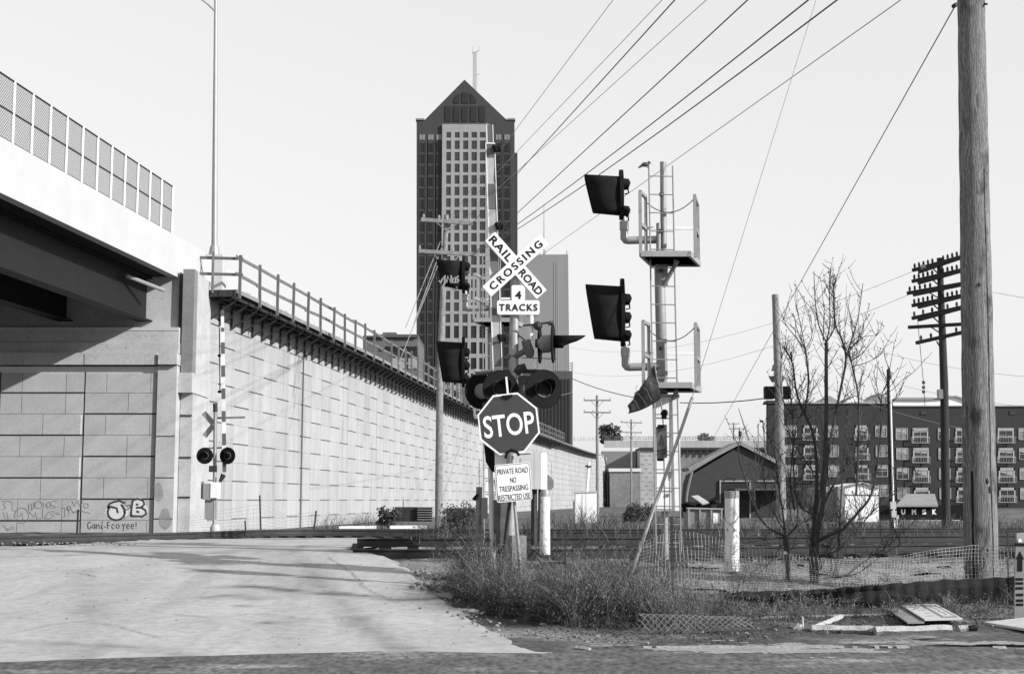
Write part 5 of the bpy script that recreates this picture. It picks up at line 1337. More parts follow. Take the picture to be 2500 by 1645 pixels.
# telegraph pole with many arms
tp = thing('telegraph_pole', 'dark telegraph pole carrying seven long crossarms studded with insulators', 'telegraph pole', G(2308, 55, -.1))
MB().tube([P(2310, 1305, 55), P(2305, 940, 55), P(2294, 630, 55)], [.17, .16, .115], 12).build('pole', M['wood_dark'], tp)
ins6 = (.04, .12, .20, .28, .36, .55, .63, .71, .79, .87, .96)
for (xa, ya, xb, yb, ins, dbl) in ((2228, 660, 2366, 622, ins6, 1), (2227, 687, 2366, 655, ins6, 1), (2215, 716, 2374, 688, ins6[:5], 1), (2227, 746, 2366, 718, ins6, 1), (2227, 777, 2366, 746, ins6[::2], 1), (2218, 799, 2372, 790, (), 0), (2237, 837, 2360, 809, (.1, .3, .8, .95), 0)):
    crossarm(tp, (xa, ya), (xb, yb), 55.9, 54.0, M['wood_dark'], ins, .11)
    if dbl: MB().beam(P(xa + 15, ya + 4, 55.9 - .3), P(xb - 10, yb + 4, 53.8), .11, .12).build('crossarm', M['wood_dark'], tp, smooth=False)
    MB().beam(P(xa + 50, ya - 4, 55.3), P(2298, ya + 16, 54.9), .04, .04).build('brace', M['wood_dark'], tp, smooth=False)
MB().tube([P(2249, 655, 55.5), P(2262, 655, 55.5)], .14, 8).build('splice_box', M['lamp_grey'], tp)
MB().box(P(2295, 962, 54.8), (.18, .2, .36)).build('meter_box', M['midgrey'], tp)
q = MB(); q.tube([P(2240, 780, 55), P(2255, 940, 55), P(2258, 990, 55)], .012, 4)
for y in (930, 942, 953): q.tube([P(2254.4, y, 55), P(2255.2, y + 7, 55)], .06, 6)
q.build('guy_insulator', M['steel'], tp)
# pale pole with transformers in front of the brick building corner
wp2 = thing('utility_pole', 'stout pale bare-topped utility pole carrying dark transformers in front of the brick building corner', 'utility pole', G(1906, 84, -.1))
MB().tube([P(1908, 1300, 84), P(1903, 1000, 84), P(1892.5, 719, 84)], [.31, .26, .20], 12).build('pole', M['wood'], wp2)
for x0, x1 in ((1868, 1890), (1905, 1929)):
    q = MB(); q.bx(P(x0, 950, 84).x, P(x1, 950, 84).x, 83.9, 84.6, P(x0, 973, 84).z, P(x0, 943, 84).z)
    for k in range(4): q.bx(P(x0 + 2 + k * 6, 950, 84).x, P(x0 + 4 + k * 6, 950, 84).x, 83.85, 83.9, P(x0, 973, 84).z, P(x0, 943, 84).z)
    q.build('transformer', M['black'], wp2, smooth=False)
q = MB(); q.tube([P(1897, 932, 84.3), P(1897, 919, 84.3)], [.34, .52], 12); q.tube([P(1897, 905, 84.3), P(1897, 890, 84.3)], [.35, .25], 10); q.build('bracket_ring', M['midgrey'], wp2)
# thin pole with conduit
tc = thing('conduit_pole', 'slim dark pole with a white conduit and meter boxes right of the white shed', 'pole', G(2180, 52, -.1))
MB().tube([P(2177, 1300, 52), P(2169, 901, 52)], [.085, .07], 8).build('pole', M['wood_dark'], tc)
MB().tube([P(2184, 1300, 51.9), P(2181, 1230, 51.9), P(2173, 925, 51.9)], .035, 8).build('conduit', M['white'], tc)
for (x, y, w, h) in ((2180, 1233, .20, .26), (2182, 1254, .17, .24), (2190, 1262, .09, .14)): MB().box(P(x, y, 51.75), (w, .14, h)).build('meter_box', M['white_conc'], tc)
MB().tube([P(2190, 1266, 51.8), P(2190, 1300, 51.8)], .015, 5).build('conduit', M['white'], tc)
# far yard lamps and crane boom
q = thing('yard_lamp', 'far yard lamp on a thin pole at the corner of the brick building', 'street lamp', P(1866, 1130, 160))
MB().tube([P(1872, 1140, 160), P(1863, 1030, 160)], .09, 6).build('pole', M['midgrey'], q); MB().ball(P(1859, 1028, 160), (.25, .2, .14), 8, 5).build('lamp', M['steel'], q)
q = thing('light_mast', 'thin far lattice light mast beside the brick building corner', 'mast', P(1851, 1130, 150))
qq = MB(); qq.tube([P(1851, 1140, 150), P(1851, 1034, 150)], .07, 5); qq.tube([P(1851, 1085, 150), P(1843, 1140, 150)], .05, 5); qq.beam(P(1847, 1042, 150), P(1854, 1034, 150), .08, .08); qq.build('pole', M['midgrey'], q)
q = thing('crane_boom', 'distant slanting crane boom above the workshop roof', 'crane', P(1835, 1098, 300))
qq = MB()
for dx in (-2, 2): qq.tube([P(1803, 996, 300), P(1836 + dx, 1098, 300)], .08, 4)
for i in range(10): t = i / 10; qq.beam(P(1803 + (33 - 2) * t, 996 + 102 * t, 300), P(1803 + (33 + 2) * (t + .1), 996 + 102 * (t + .1), 300), .07, .07)
qq.build('boom', M['midgrey'], q, smooth=False)
# ================================================================== WIRES
def wire(label, a, b, r, m, sag=.0, n=16, grp='overhead wires'):
    a, b = Vector(a), Vector(b)
    pts = [a + (b - a) * (i / n) - Vector((0, 0, sag * 4 * (i / n) * (1 - i / n))) for i in range(n + 1)]
    o = MB().tube(pts, r, 5).build('wire', m, None); tag(o, label, 'wire', grp); return o
def ext(p, q, Yp, Yq, t): a, b = P(*p, Yp), P(*q, Yq); return a + (a - b) * t
def longwire(label, p, q, Yp, Yq, r, m, sag=0):
    a, b = P(*p, Yp), P(*q, Yq); wire(label, a + (a - b) * .25, b, r, m, sag)
longwire('leftmost thick dark overhead wire, running to the upper crossarm left of the tower', (1648, 0), (1153, 545), 24, 65, .013, M['wire'], .0)
longwire('second thick dark overhead wire, passing under the upper signal hood', (1826, 0), (1153, 622), 23, 65, .013, M['wire'])
longwire('third thick dark overhead wire, above the right signal mast', (1945, 0), (1160, 617), 22.5, 65, .014, M['wire'], .25)
longwire('fourth thick dark overhead wire, grazing the right mast ladder', (2000, 0), (1158, 621), 22, 65, .014, M['wire'], .35)
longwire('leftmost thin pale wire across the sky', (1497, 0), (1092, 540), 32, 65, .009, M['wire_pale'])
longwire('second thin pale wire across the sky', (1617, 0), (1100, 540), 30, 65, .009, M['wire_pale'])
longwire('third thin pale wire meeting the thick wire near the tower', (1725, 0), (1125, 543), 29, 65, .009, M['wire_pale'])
longwire('grey slanting wire behind the mast top', (2200, 0), (1150, 745), 23, 90, .010, M['lamp_grey'])
wire('steep grey guy wire coming down to the white guard tube', P(2005, -40, 24.5), P(1688, 975, 24), .006, M['lamp_grey'])
gt_ = MB(); gt_.tube([P(1690, 970, 24), P(1542, 1398, 23.5)], [.026, .03], 8); tag(gt_.build('guy_guard', M['galv']), 'slanting pale metal guard tube on the guy wire by the signal mast', 'guy guard')
wire('long grey guy wire from the big pole down to the left', P(2330, 18, 21.3), P(1742, 1068, 95), .011, M['lamp_grey'])
wire('heavy cable sagging from the dark office block past the mast', P(1392, 922, 120), P(1868, 972, 84), .035, M['wire'], 1.0)
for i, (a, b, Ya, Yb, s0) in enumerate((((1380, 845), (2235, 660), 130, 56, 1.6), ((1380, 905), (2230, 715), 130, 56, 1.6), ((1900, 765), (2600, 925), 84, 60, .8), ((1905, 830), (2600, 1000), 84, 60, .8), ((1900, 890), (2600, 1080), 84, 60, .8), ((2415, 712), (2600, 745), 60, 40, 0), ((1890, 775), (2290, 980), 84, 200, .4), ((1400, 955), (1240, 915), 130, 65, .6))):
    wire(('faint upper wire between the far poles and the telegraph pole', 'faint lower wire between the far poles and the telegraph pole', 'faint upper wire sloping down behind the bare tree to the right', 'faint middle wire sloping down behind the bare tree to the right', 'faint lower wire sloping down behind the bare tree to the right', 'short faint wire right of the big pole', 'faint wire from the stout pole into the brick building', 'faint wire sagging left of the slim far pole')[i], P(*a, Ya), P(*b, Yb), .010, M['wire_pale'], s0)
# ================================================================== BARE TREES
def grow(mb, tw, pts, r0, r1, twigs, seed):
    """main limb along pts plus side shoots with buds"""
    rg = random.Random(seed)
    pts = spline(pts, 5); n = len(pts)
    mb.tube(pts, [.95 * r0 + (1.25 * r1 - .95 * r0) * i / (n - 1) for i in range(n)], 6)
    L = sum((b - a).length for a, b in zip(pts, pts[1:]))
    for k in range(int(twigs * L * 1.9)):
        i = rg.randint(1, n - 2); t = rg.random(); p = pts[i] + (pts[i + 1] - pts[i]) * t
        d = (pts[i + 1] - pts[i]).normalized()
        a = rg.uniform(0, 6.283); side = Vector((math.cos(a), math.sin(a) * .8, rg.uniform(.3, 1.5))).normalized()
        v = (d * .35 + side).normalized(); l = rg.uniform(.12, .75) * (1.1 - .5 * i / n); q = p; path = [p]
        for s_ in range(4):
            v = (v + Vector((rg.uniform(-.2, .2), rg.uniform(-.2, .2), .17))).normalized(); q = q + v * l / 4; path.append(q)
        tw.tube(path, [.0062, .0055, .0046, .0038, .003], 3)
        for c in path[1:]:
            if rg.random() < .55:
                w = Vector((rg.uniform(-1, 1), rg.uniform(-1, 1), rg.uniform(.1, 1))).normalized() * rg.uniform(.03, .22); tw.tube([c, c + w * .6, c + w + Z3 * .02], [.004, .0034, .0026], 3)
        tw.ball(path[-1], .011, 4, 3)
TREE = [
 ([(1993, 1440, 0), (1991, 1390, 0), (1995, 1300, 0), (2008, 1237, -.1), (2012, 1150, -.1), (2017, 1036, -.15), (2017, 900, -.2), (2017, 836, -.2)], .052, .020, 7),
 ([(2017, 836, -.2), (1998, 790, -.3), (1990, 730, -.3), (1987, 662, -.3)], .013, .004, 3), ([(2017, 836, -.2), (2026, 790, -.1), (2025, 720, -.1), (2028, 657, 0)], .013, .004, 3), ([(2017, 836, -.2), (2036, 800, 0), (2035, 740, 0), (2036, 670, .1)], .012, .004, 3), ([(2010, 830, -.2), (2011, 780, -.2), (2013, 742, -.2)], .009, .003, 4),
 ([(1985, 1440, .1), (1981, 1352, .2), (1992, 1230, .3), (1994, 1137, .3), (1985, 1060, .3), (1965, 1010, .35), (1945, 960, .4), (1935, 890, .4), (1915, 850, .4)], .042, .006, 9),
 ([(1965, 1010, .35), (1974, 930, .5), (1966, 852, .5)], .02, .012, 8), ([(1966, 852, .5), (1940, 820, .5), (1913, 787, .5), (1910, 782, .5)], .010, .003, 4), ([(1966, 852, .5), (1948, 810, .6), (1938, 768, .6)], .010, .003, 4), ([(1966, 852, .5), (1956, 800, .5), (1943, 745, .5)], .010, .003, 4), ([(1966, 852, .5), (1982, 820, .5), (1979, 766, .5)], .009, .003, 4),
 ([(2000, 1318, 0), (2030, 1303, -.3), (2060, 1290, -.5), (2095, 1250, -.6), (2123, 1215, -.7), (2138, 1160, -.7), (2150, 1060, -.7), (2160, 985, -.7)], .034, .006, 8),
 ([(2095, 1268, -.6), (2115, 1262, -.6), (2145, 1245, -.6)], .012, .004, 6), ([(2008, 1237, -.1), (2040, 1175, .2), (2080, 1130, .4), (2118, 1092, .5)], .022, .006, 8),
 ([(2010, 1180, 0), (2030, 1060, .3), (2050, 960, .4), (2065, 878, .4), (2055, 830, .4), (2040, 792, .4), (2036, 730, .4), (2036, 690, .4)], .026, .005, 6),
 ([(2065, 878, .4), (2080, 824, .4), (2094, 779, .4), (2107, 691, .4)], .014, .004, 4), ([(2067, 870, .4), (2085, 840, .3), (2110, 822, .3), (2140, 819, .2)], .010, .003, 6), ([(2080, 838, .4), (2095, 835, .4), (2110, 793, .3)], .008, .003, 4), ([(2062, 860, .4), (2063, 790, .3)], .007, .003, 4),
 ([(2090, 1210, .2), (2095, 1090, .2), (2096, 975, .2), (2080, 892, .2), (2070, 860, .3)], .020, .008, 8), ([(2080, 895, .2), (2115, 885, .1), (2146, 870, .1)], .008, .003, 6), ([(2078, 880, .2), (2105, 862, .1), (2140, 818, .1)], .009, .003, 6),
 ([(2150, 1060, -.7), (2152, 970, -.6), (2166, 930, -.6), (2180, 857, -.6)], .010, .003, 4), ([(2154, 965, -.6), (2180, 950, -.6), (2205, 925, -.6)], .008, .003, 4), ([(2150, 985, -.6), (2140, 940, -.6), (2132, 905, -.6)], .007, .003, 5), ([(2154, 1000, -.6), (2185, 975, -.6), (2206, 953, -.6)], .007, .003, 5),
 ([(1992, 1260, .2), (1950, 1230, .3), (1938, 1160, .3), (1936, 1080, .3), (1934, 1000, .3), (1920, 930, .2)], .018, .004, 8),
 ([(2005, 1330, .2), (2060, 1330, .3), (2120, 1260, .4), (2170, 1215, .5), (2240, 1170, .6)], .018, .004, 7), ([(1998, 1360, .1), (2040, 1345, .1), (2085, 1310, .2), (2105, 1260, .2)], .016, .006, 6),
 ([(2040, 1440, .4), (2038, 1400, .4), (2048, 1340, .4), (2050, 1270, .4), (2058, 1150, .4), (2070, 1010, .4)], .026, .006, 7),
 ([(2000, 1400, -.2), (2060, 1405, -.4), (2110, 1370, -.5), (2170, 1330, -.6), (2230, 1275, -.6)], .012, .004, 5), ([(2010, 1410, -.2), (2090, 1400, -.4), (2160, 1350, -.5), (2215, 1320, -.5)], .012, .004, 5),
 ([(1968, 1000, .35), (1945, 1020, .3), (1915, 985, .2), (1905, 930, .2), (1908, 860, .2)], .010, .003, 6),
 ([(1985, 1150, .3), (1955, 1110, .2), (1925, 1060, .2), (1912, 1000, .1)], .012, .003, 7), ([(2020, 1000, -.1), (2050, 990, -.1), (2070, 960, -.1), (2110, 935, -.1)], .008, .003, 6),
]
bt = thing('bare_tree', 'leafless many-stemmed young tree with upright budded shoots in front of the white shed', 'tree', G(1995, 22.6, -.05))
mb, tw = MB(), MB()
for i, (pl_, r0, r1, tg) in enumerate(TREE): grow(mb, tw, [P(x, y, 22.6 + d) for x, y, d in pl_], r0, r1, tg, 100 + i)
mb.build('trunk', M['twig'], bt); tw.build('crown', M['twig'], bt)
bt2 = thing('sapling', 'leafless spreading sapling with one long left limb, left of the bare tree', 'tree', G(1922, 22.9, -.05))
mb, tw = MB(), MB()
for i, (pl_, r0, r1, tg) in enumerate([
 ([(1924, 1450, 0), (1923, 1380, 0), (1917, 1308, 0)], .045, .032, 3), ([(1917, 1308, 0), (1880, 1290, -.1), (1848, 1252, -.2), (1825, 1190, -.2), (1808, 1130, -.2), (1801, 1080, -.2)], .022, .005, 6),
 ([(1917, 1310, 0), (1860, 1318, -.2), (1815, 1324, -.2)], .014, .008, 4), ([(1917, 1308, 0), (1912, 1260, .1), (1900, 1180, .1), (1890, 1100, .1), (1860, 1040, .1)], .018, .004, 7),
 ([(1920, 1310, 0), (1950, 1280, .2), (1985, 1262, .3), (2010, 1240, .3)], .020, .008, 4), ([(1940, 1245, .1), (1930, 1180, .1), (1936, 1060, .1), (1931, 960, .1)], .016, .004, 7),
 ([(1905, 1330, 0), (1890, 1360, -.1), (1850, 1400, -.3), (1815, 1420, -.4)], .010, .004, 4), ([(1850, 1255, -.2), (1840, 1200, -.3), (1850, 1130, -.3)], .010, .003, 6), ([(1917, 1300, 0), (1880, 1230, .2), (1865, 1160, .2), (1872, 1080, .2)], .012, .003, 7)]):
    grow(mb, tw, [P(x, y, 22.9 + d) for x, y, d in pl_], r0, r1, tg, 300 + i)
mb.build('trunk', M['twig'], bt2); tw.build('crown', M['twig'], bt2)
bpz = P(1917, 1349, 22.8); tag(MB().ball(bpz, (.03, .03, .025), 8, 6).build('plastic_scrap', M['white']), 'white scrap of plastic caught in the sapling', 'litter')
# ================================================================== WEEDS
class Weeds:
    def __init__(s): s.v, s.f = [], []
    def blade(s, p, h, lean, w, rg, twigs=0, droop=.0):
        a = rg.uniform(0, 6.283); side = Vector((math.cos(a), math.sin(a), 0)) * w
        k = 3; pts = []
        for i in range(k + 1):
            t = i / k; pts.append(p + Vector((lean.x * t * t, lean.y * t * t, h * (t - droop * t * t))))
        o = len(s.v)
        for i, q in enumerate(pts): ww = side * (1 - .75 * i / k); s.v += [q - ww, q + ww]
        for i in range(k): s.f.append((o + 2 * i, o + 2 * i + 1, o + 2 * i + 3, o + 2 * i + 2))
        for j in range(twigs):
            t = rg.uniform(.3, 1); i = min(int(t * k), k - 1); c = pts[i] + (pts[i + 1] - pts[i]) * (t * k - i)
            b = rg.uniform(0, 6.283); l = rg.uniform(.05, .22) * (1.3 - t) * min(1.2, h)
            e = c + Vector((math.cos(b) * l, math.sin(b) * l, l * rg.uniform(.3, 1.3))); wv = Vector((-math.sin(b), math.cos(b), .3)) * w * .55
            o = len(s.v); s.v += [c - wv, c + wv, e + wv * .4, e - wv * .4]; s.f.append((o, o + 1, o + 2, o + 3))
            if rg.random() < .5:
                r = rg.uniform(.003, .009); o = len(s.v); q = Vector((rg.uniform(-1, 1), rg.uniform(-1, 1), rg.uniform(-1, 1))).normalized() * r; z = q.orthogonal().normalized() * r
                s.v += [e + q, e + z, e - q, e - z]; s.f.append((o, o + 1, o + 2, o + 3))
    def build(s, name, m, label, cat, kind='stuff', loc=None):
        mb = MB(); mb.v, mb.f = s.v, s.f; o = mb.build(name, m, None, loc=loc or (0, 20, 0), smooth=False); return tag(o, label, cat, None, kind)
rg = random.Random(11)
def tall(px, Y):
    """height envelope of the weeds in metres at an image column"""
    base = lerp_table([(1040, .12), (1100, .50), (1150, 1.15), (1220, 1.10), (1270, .75), (1310, .60), (1345, .9), (1400, 1.1), (1440, 1.1), (1520, .95), (1600, .75), (1700, .45), (1800, .40), (1900, .42), (2100, .38), (2300, .40), (2500, .45)], px)
    return base
Wp, Wd = Weeds(), Weeds()
def front(px): return lerp_table([(1040, 22.8), (1100, 21.2), (1150, 20.0), (1200, 19.2), (1300, 18.6), (1400, 18.0), (1500, 17.9), (1700, 17.9), (1900, 18.2), (2100, 18.8), (2500, 19.3)], px)
N = 0
while N < 4600:
    px = rg.uniform(1060, 2560); Y = rg.uniform(17.8, 26.2)
    f = front(px)
    if Y < f + rg.uniform(-.3, .3): continue
    dens = min(1, (Y - f) / .9 + .12) * (1.0 if px < 1700 else .55)
    if Y > 22.5: dens *= .45 if px < 1300 else .6
    if noise.noise(Vector((px * .016, Y * 1.6, 7))) * 1.5 + .50 < rg.random(): continue
    if rg.random() > dens: continue
    N += 1
    p = G(px, Y, -.02); m_ = tall(px, Y) * min(1, .35 + (Y - f) / 1.6)
    if Y > 23.0: m_ = min(m_, .5)
    h = m_ * rg.uniform(.2, .95) * (1 if rg.random() < .9 else 1.25) * (.72 + 1.5 * max(-.35, noise.noise(Vector((px * .014, Y * 1.4, 21)))))
    if h < .06: continue
    W = Wp if rg.random() < (.38 if px < 1330 else .5) else Wd
    W.blade(p, h, Vector((rg.gauss(-.05, .62) * h, rg.gauss(0, .5) * h, 0)), rg.uniform(.0028, .0062), rg, rg.randint(3, 14) if h > .3 else rg.randint(0, 3), rg.uniform(0, .3))
# bushy dead weeds: many stems from one root
for i in range(420):
    px = rg.choice([rg.uniform(1110, 1330), rg.uniform(1360, 1640), rg.uniform(1110, 2500)]); f = front(px); Y = f + abs(rg.gauss(.5, .9)) + .15
    if Y > 25.5: continue
    p = G(px, Y, -.03); hh = tall(px, Y) * rg.uniform(.55, 1.15); W = Wd if rg.random() < .42 else Wp
    for k in range(rg.randint(9, 20)):
        a = rg.uniform(0, 6.283); l = rg.uniform(.1, .95) * hh; h = hh * rg.uniform(.25, 1.0)
        W.blade(p + Vector((rg.gauss(0, .04), rg.gauss(0, .04), 0)), h, Vector((math.cos(a) * l, math.sin(a) * l, 0)), rg.uniform(.0025, .0055), rg, rg.randint(7, 17), rg.uniform(0, .4))
# tangled matted grass
for i in range(5200):
    px = rg.uniform(1080, 2560); f = front(px); Y = f + abs(rg.gauss(0, 1.2)) - .35
    if Y > 26: continue
    if px > 1750 and rg.random() < .35: continue
    p = G(px, Y, rg.uniform(0, .12 if px < 1700 else .05)); W = Wp if rg.random() < .6 else Wd
    a = rg.uniform(0, 6.283); l = rg.uniform(.12, .5); W.blade(p, rg.uniform(.02, .16), Vector((math.cos(a) * l, math.sin(a) * l, 0)), rg.uniform(.0018, .0035), rg, 0, .6)
# weeds among and beyond the tracks
for i in range(3000):
    px = rg.uniform(1050, 2560) if rg.random() < .75 else rg.uniform(860, 1300); Y = rg.uniform(29.5, 47)
    if px < 1000 and Y < 43: continue
    if noise.noise(Vector((px * .02, Y * .5, 2))) < -.05: continue
    p = G(px, Y, -.02); h = rg.uniform(.15, .8) * (1.25 if 1350 < px < 1560 else 1.0)
    (Wp if rg.random() < .4 else Wd).blade(p, h, Vector((rg.gauss(0, .25) * h, rg.gauss(0, .2) * h, 0)), rg.uniform(.004, .008), rg, rg.randint(2, 7), .1)
for i in range(5200):
    px = rg.uniform(1060, 2560); Y = rg.uniform(44, 66)
    if noise.noise(Vector((px * .012, Y * .25, 12))) < -.18: continue
    p = G(px, Y, -.02); h = rg.uniform(.2, 1.0) * (.8 + .6 * noise.noise(Vector((px * .02, 1, 5)))) * (1.3 if 1340 < px < 1620 else .9)
    (Wp if rg.random() < .42 else Wd).blade(p, h, Vector((rg.gauss(0, .3) * h, rg.gauss(0, .2) * h, 0)), rg.uniform(.007, .014), rg, rg.randint(3, 9), .1)
# foot of the retaining wall
for i in range(1500):
    px = rg.choice([rg.uniform(780, 980), rg.uniform(860, 960), rg.uniform(520, 900), rg.uniform(1340, 1560)]); Y = rg.uniform(50, 60) if px < 1000 else rg.uniform(55, 68)
    p = G(px, Y, -.02)
    xw = [q for q in wpath if abs(q.y - Y) < .3]
    if xw and p.x < xw[0].x + .2: continue
    h = rg.uniform(.1, .9) * (1.0 if px > 760 else .35); (Wp if rg.random() < .7 else Wd).blade(p, h, Vector((rg.gauss(.2, .3) * h, 0, 0)), rg.uniform(.005, .011), rg, rg.randint(1, 5), .1)
Wp.build('dry_weeds', M['weed'], 'pale dry weeds and matted grass growing beside the road and tracks', 'weeds')
Wd.build('brown_weeds', M['weed_dark'], 'brown branching weed stems standing along the fence line', 'weeds')
# leaf litter and small stones on the verge
L = MB()
for i in range(5200):
    px = rg.uniform(1150, 2560); f = front(px); Y = f + rg.uniform(-1.0, 2.2)
    if px < 1300 and Y < f - .2: continue
    if Y < 16.9: continue
    p = G(px, Y, .02 + bump(XY(px, Y, 0).x, Y)); r = rg.uniform(.008, .025); a = Vector((rg.uniform(-1, 1), rg.uniform(-1, 1), rg.uniform(-.5, .5))).normalized() * r; b = Vector((-a.y, a.x, rg.uniform(-.02, .02)))
    L.add([p + a, p + b * .6, p - a, p - b * .6], [(0, 1, 2, 3)])
tag(L.build('leaf_litter', M['leaf'], None, loc=(0, 19, 0), smooth=False), 'dead leaves and scraps strewn over the dirt verge', 'litter', None, 'stuff')
St = MB()
def stone(mb, p, r, rg):
    o = len(mb.v); mb.ball(p, (r, r * rg.uniform(.6, 1), r * rg.uniform(.5, .9)), 5, 4)
    for v_ in mb.v[o:]: v_ += Vector((rg.uniform(-1, 1), rg.uniform(-1, 1), rg.uniform(-1, 1))) * r * .25
for i in range(2600):
    q = rg.random()
    if q < .30: px, Y = rg.uniform(930, 1180), rg.uniform(22.5, 26.3)
    elif q < .65: px, Y = rg.uniform(1150, 2500), rg.uniform(22.5, 26.3)
    elif q < .97: px = rg.uniform(1000, 2500); Y = rg.uniform(26.9, 31)
    else: px = rg.uniform(1250, 2500); Y = front(px) - rg.uniform(0, 1.2)
    p = G(px, Y, .03)
    if p.x < road_right(Y) + .05: continue
    stone(St, p, rg.uniform(.008, .03) * (1 if rg.random() < .97 else 1.6), rg)
M['stone'] = mat('stones', .30, .2, 8, .9, island=.5)
tag(St.build('loose_stones', M['stone'], None, loc=(0, 24, 0), smooth=False), 'loose pale ballast stones scattered by the tracks', 'stones', None, 'stuff')
# broken crumbs of concrete along the road edge and crest
Cr = MB()
for i in range(420):
    if rg.random() < .5: Y = rg.uniform(17, 26.5); x = road_right(Y) + rg.gauss(-.05, .18); z = gz(Y) + .05
    else: x = rg.uniform(-13, -7.5); Y = rg.uniform(28.4, 30.2); z = rz(Y) + .05
    stone(Cr, Vector((x, Y, z)), rg.uniform(.006, .028), rg)
tag(Cr.build('concrete_crumbs', M['stone'], None, loc=(0, 24, 0), smooth=False), 'crumbled concrete along the broken edges of the road', 'rubble', None, 'stuff')
# dirt specks on the pale road
Dk = MB()
for i in range(150):
    Y = rg.uniform(15.8, 26); x = rg.uniform(-8, road_right(Y) - .2); r = rg.uniform(.003, .010)
    p = Vector((x, Y, rz(Y) + .012)); Dk.ball(p, (r * rg.uniform(1, 2), r, r * .5), 5, 3)
tag(Dk.build('road_grit', M['steel'], None, loc=(0, 20, 0), smooth=False), 'dark grit and clods scattered on the pale road', 'grit', None, 'stuff')
# ---- shrubs one can tell apart
def shrub(label, px, py, Y, w, h, n, m, leafr, cat='shrub', name='shrub'):
    c = P(px, py, Y); t = thing(name, label, cat, c); r2 = random.Random(int(px))
    st_, lf = MB(), MB()
    lob = [Vector((r2.uniform(-.6, .6) * w, r2.uniform(-.4, .4) * w, r2.uniform(.05, .8) * h)) for _ in range(9)]
    for l_ in lob: st_.tube([c - Z3 * .1, c + l_ * .5 + Vector((r2.uniform(-.1, .1), 0, .1)), c + l_], [w * .03, w * .02, w * .01], 4)
    for i in range(n):
        l_ = r2.choice(lob); d = Vector((r2.gauss(0, 1), r2.gauss(0, 1), r2.gauss(0, 1))).normalized() * (r2.random() ** .5) * w * .36
        p = c + l_ + d
        if p.z < c.z: p.z = c.z + r2.random() * .1
        a = Vector((r2.uniform(-1, 1), r2.uniform(-1, 1), r2.uniform(-1, 1))).normalized() * leafr; b = a.orthogonal().normalized() * leafr * .6
        lf.add([p + a, p + b, p - a, p - b], [(0, 1, 2, 3)])
    st_.build('stem', M['twig'], t); lf.build('foliage', m, t, smooth=False)
    return t
shrub('dark leafy bush at the foot of the retaining wall left of the stacked crates', 948, 1282, 47, .55, .65, 700, M['shrub'], .05)
shrub('dry bushy weed clump between the stacked crates and the junction post', 1118, 1315, 44, .95, 1.25, 1500, M['weed_dark'], .045)
shrub('dark rounded bush between the far poles and the signal mast', 1562, 1272, 60, .95, .62, 1600, M['shrub'], .06)
shrub('small dark tree top on the ramp behind the slim grey pole', 1488, 1082, 275, 3.2, 3.8, 900, M['shrub'], .35, 'tree', 'small_tree')
shrub('pale leafy clump on the far overpass above the workshop roof', 1727, 1092, 275, 2.2, 2.6, 700, M['weed'], .30, 'tree', 'small_tree')
# ================================================================== FENCES OF THE VERGE
def steel_post(label, px, ytop, ybot, Y, w=.045, lean=0):
    t = tag(MB().beam(P(px + lean, ytop, Y), P(px, ybot, Y), w, w * .7).build('fence_post', M['steel'], None, smooth=False), label, 'fence post', 'dark steel fence posts'); return t
steel_post('dark steel fence post in the weeds right of the stop sign', 1378, 1277, 1490, 20.5, .04, 3)
steel_post('dark steel fence post in front of the right signal mast', 1644, 1262, 1480, 20.6, .045, -5)
steel_post('short dark fence stake in front of the abutment graffiti', 188, 1243, 1305, 46, .07, 3)
steel_post('taller thin fence stake before the retaining wall right of the distant crossing signal', 637, 1208, 1300, 47, .06, -3)
steel_post('short stub of a fence stake beside the distant crossing signal', 600, 1270, 1300, 47, .06, -2)
steel_post('leaning fence stake before the middle of the retaining wall', 766, 1246, 1300, 47, .07, 6)
steel_post('slim stake in front of the silt fence just left of the marker post', 2461, 1290, 1410, 21.8, .03, -1)
steel_post('thin stake by the gravel left of the stop sign', 1133, 1355, 1425, 22.6, .018, 1)
# sagging light fence by the wall
nf = MB()
def netfence(nu, nv, fn, r):
    mb = MB()
    for j in range(nv + 1):
        mb.tube([fn(i / (nu * 1.0), j / nv) for i in range(nu + 1)], r, 3, False)
    for i in range(nu + 1):
        mb.tube([fn(i / nu, j / nv) for j in range(nv + 1)], r, 3, False)
    return mb
def nf1(u, v):
    px = 1560 + (2500 - 1560) * u
    top = lerp_table([(1560, 1325), (1645, 1292), (1700, 1300), (1800, 1325), (1900, 1345), (2000, 1362), (2100, 1368), (2200, 1356), (2300, 1338), (2380, 1330), (2500, 1338)], px)
    bot = lerp_table([(1560, 1450), (1645, 1462), (1800, 1440), (2000, 1448), (2200, 1470), (2400, 1480), (2500, 1490)], px)
    t = v + .012 * math.sin(u * 31) * math.sin(v * 3.1); py = top + (bot - top) * t
    Y = 20.9 + .25 * math.sin(u * 9) + .12 * math.sin(u * 23 + v * 3) + .1 * noise.noise(Vector((u * 20, v * 4, 0)))
    p = P(px + 3 * math.sin(v * 5 + u * 40), py, Y); return p
tag(netfence(112, 17, nf1, .0036).build('net_fence', M['net'], None, smooth=False), 'sagging square-mesh net fence strung along the verge behind the weeds', 'fence')
def nf2(u, v):
    px = 545 + (640 - 545) * u if u < .5 else 592 + (768 - 592) * (u - .5) * 2 * 1.0
    px = 440 + (768 - 440) * u
    top = lerp_table([(440, 1262), (637, 1230), (700, 1258), (768, 1250)], px); return P(px, top + (1300 - top) * v, 47.1)
tag(netfence(46, 7, nf2, .0035).build('wire_fence', M['lamp_grey'], None, smooth=False), 'faint drooping wire fence between the stakes before the wall', 'fence')
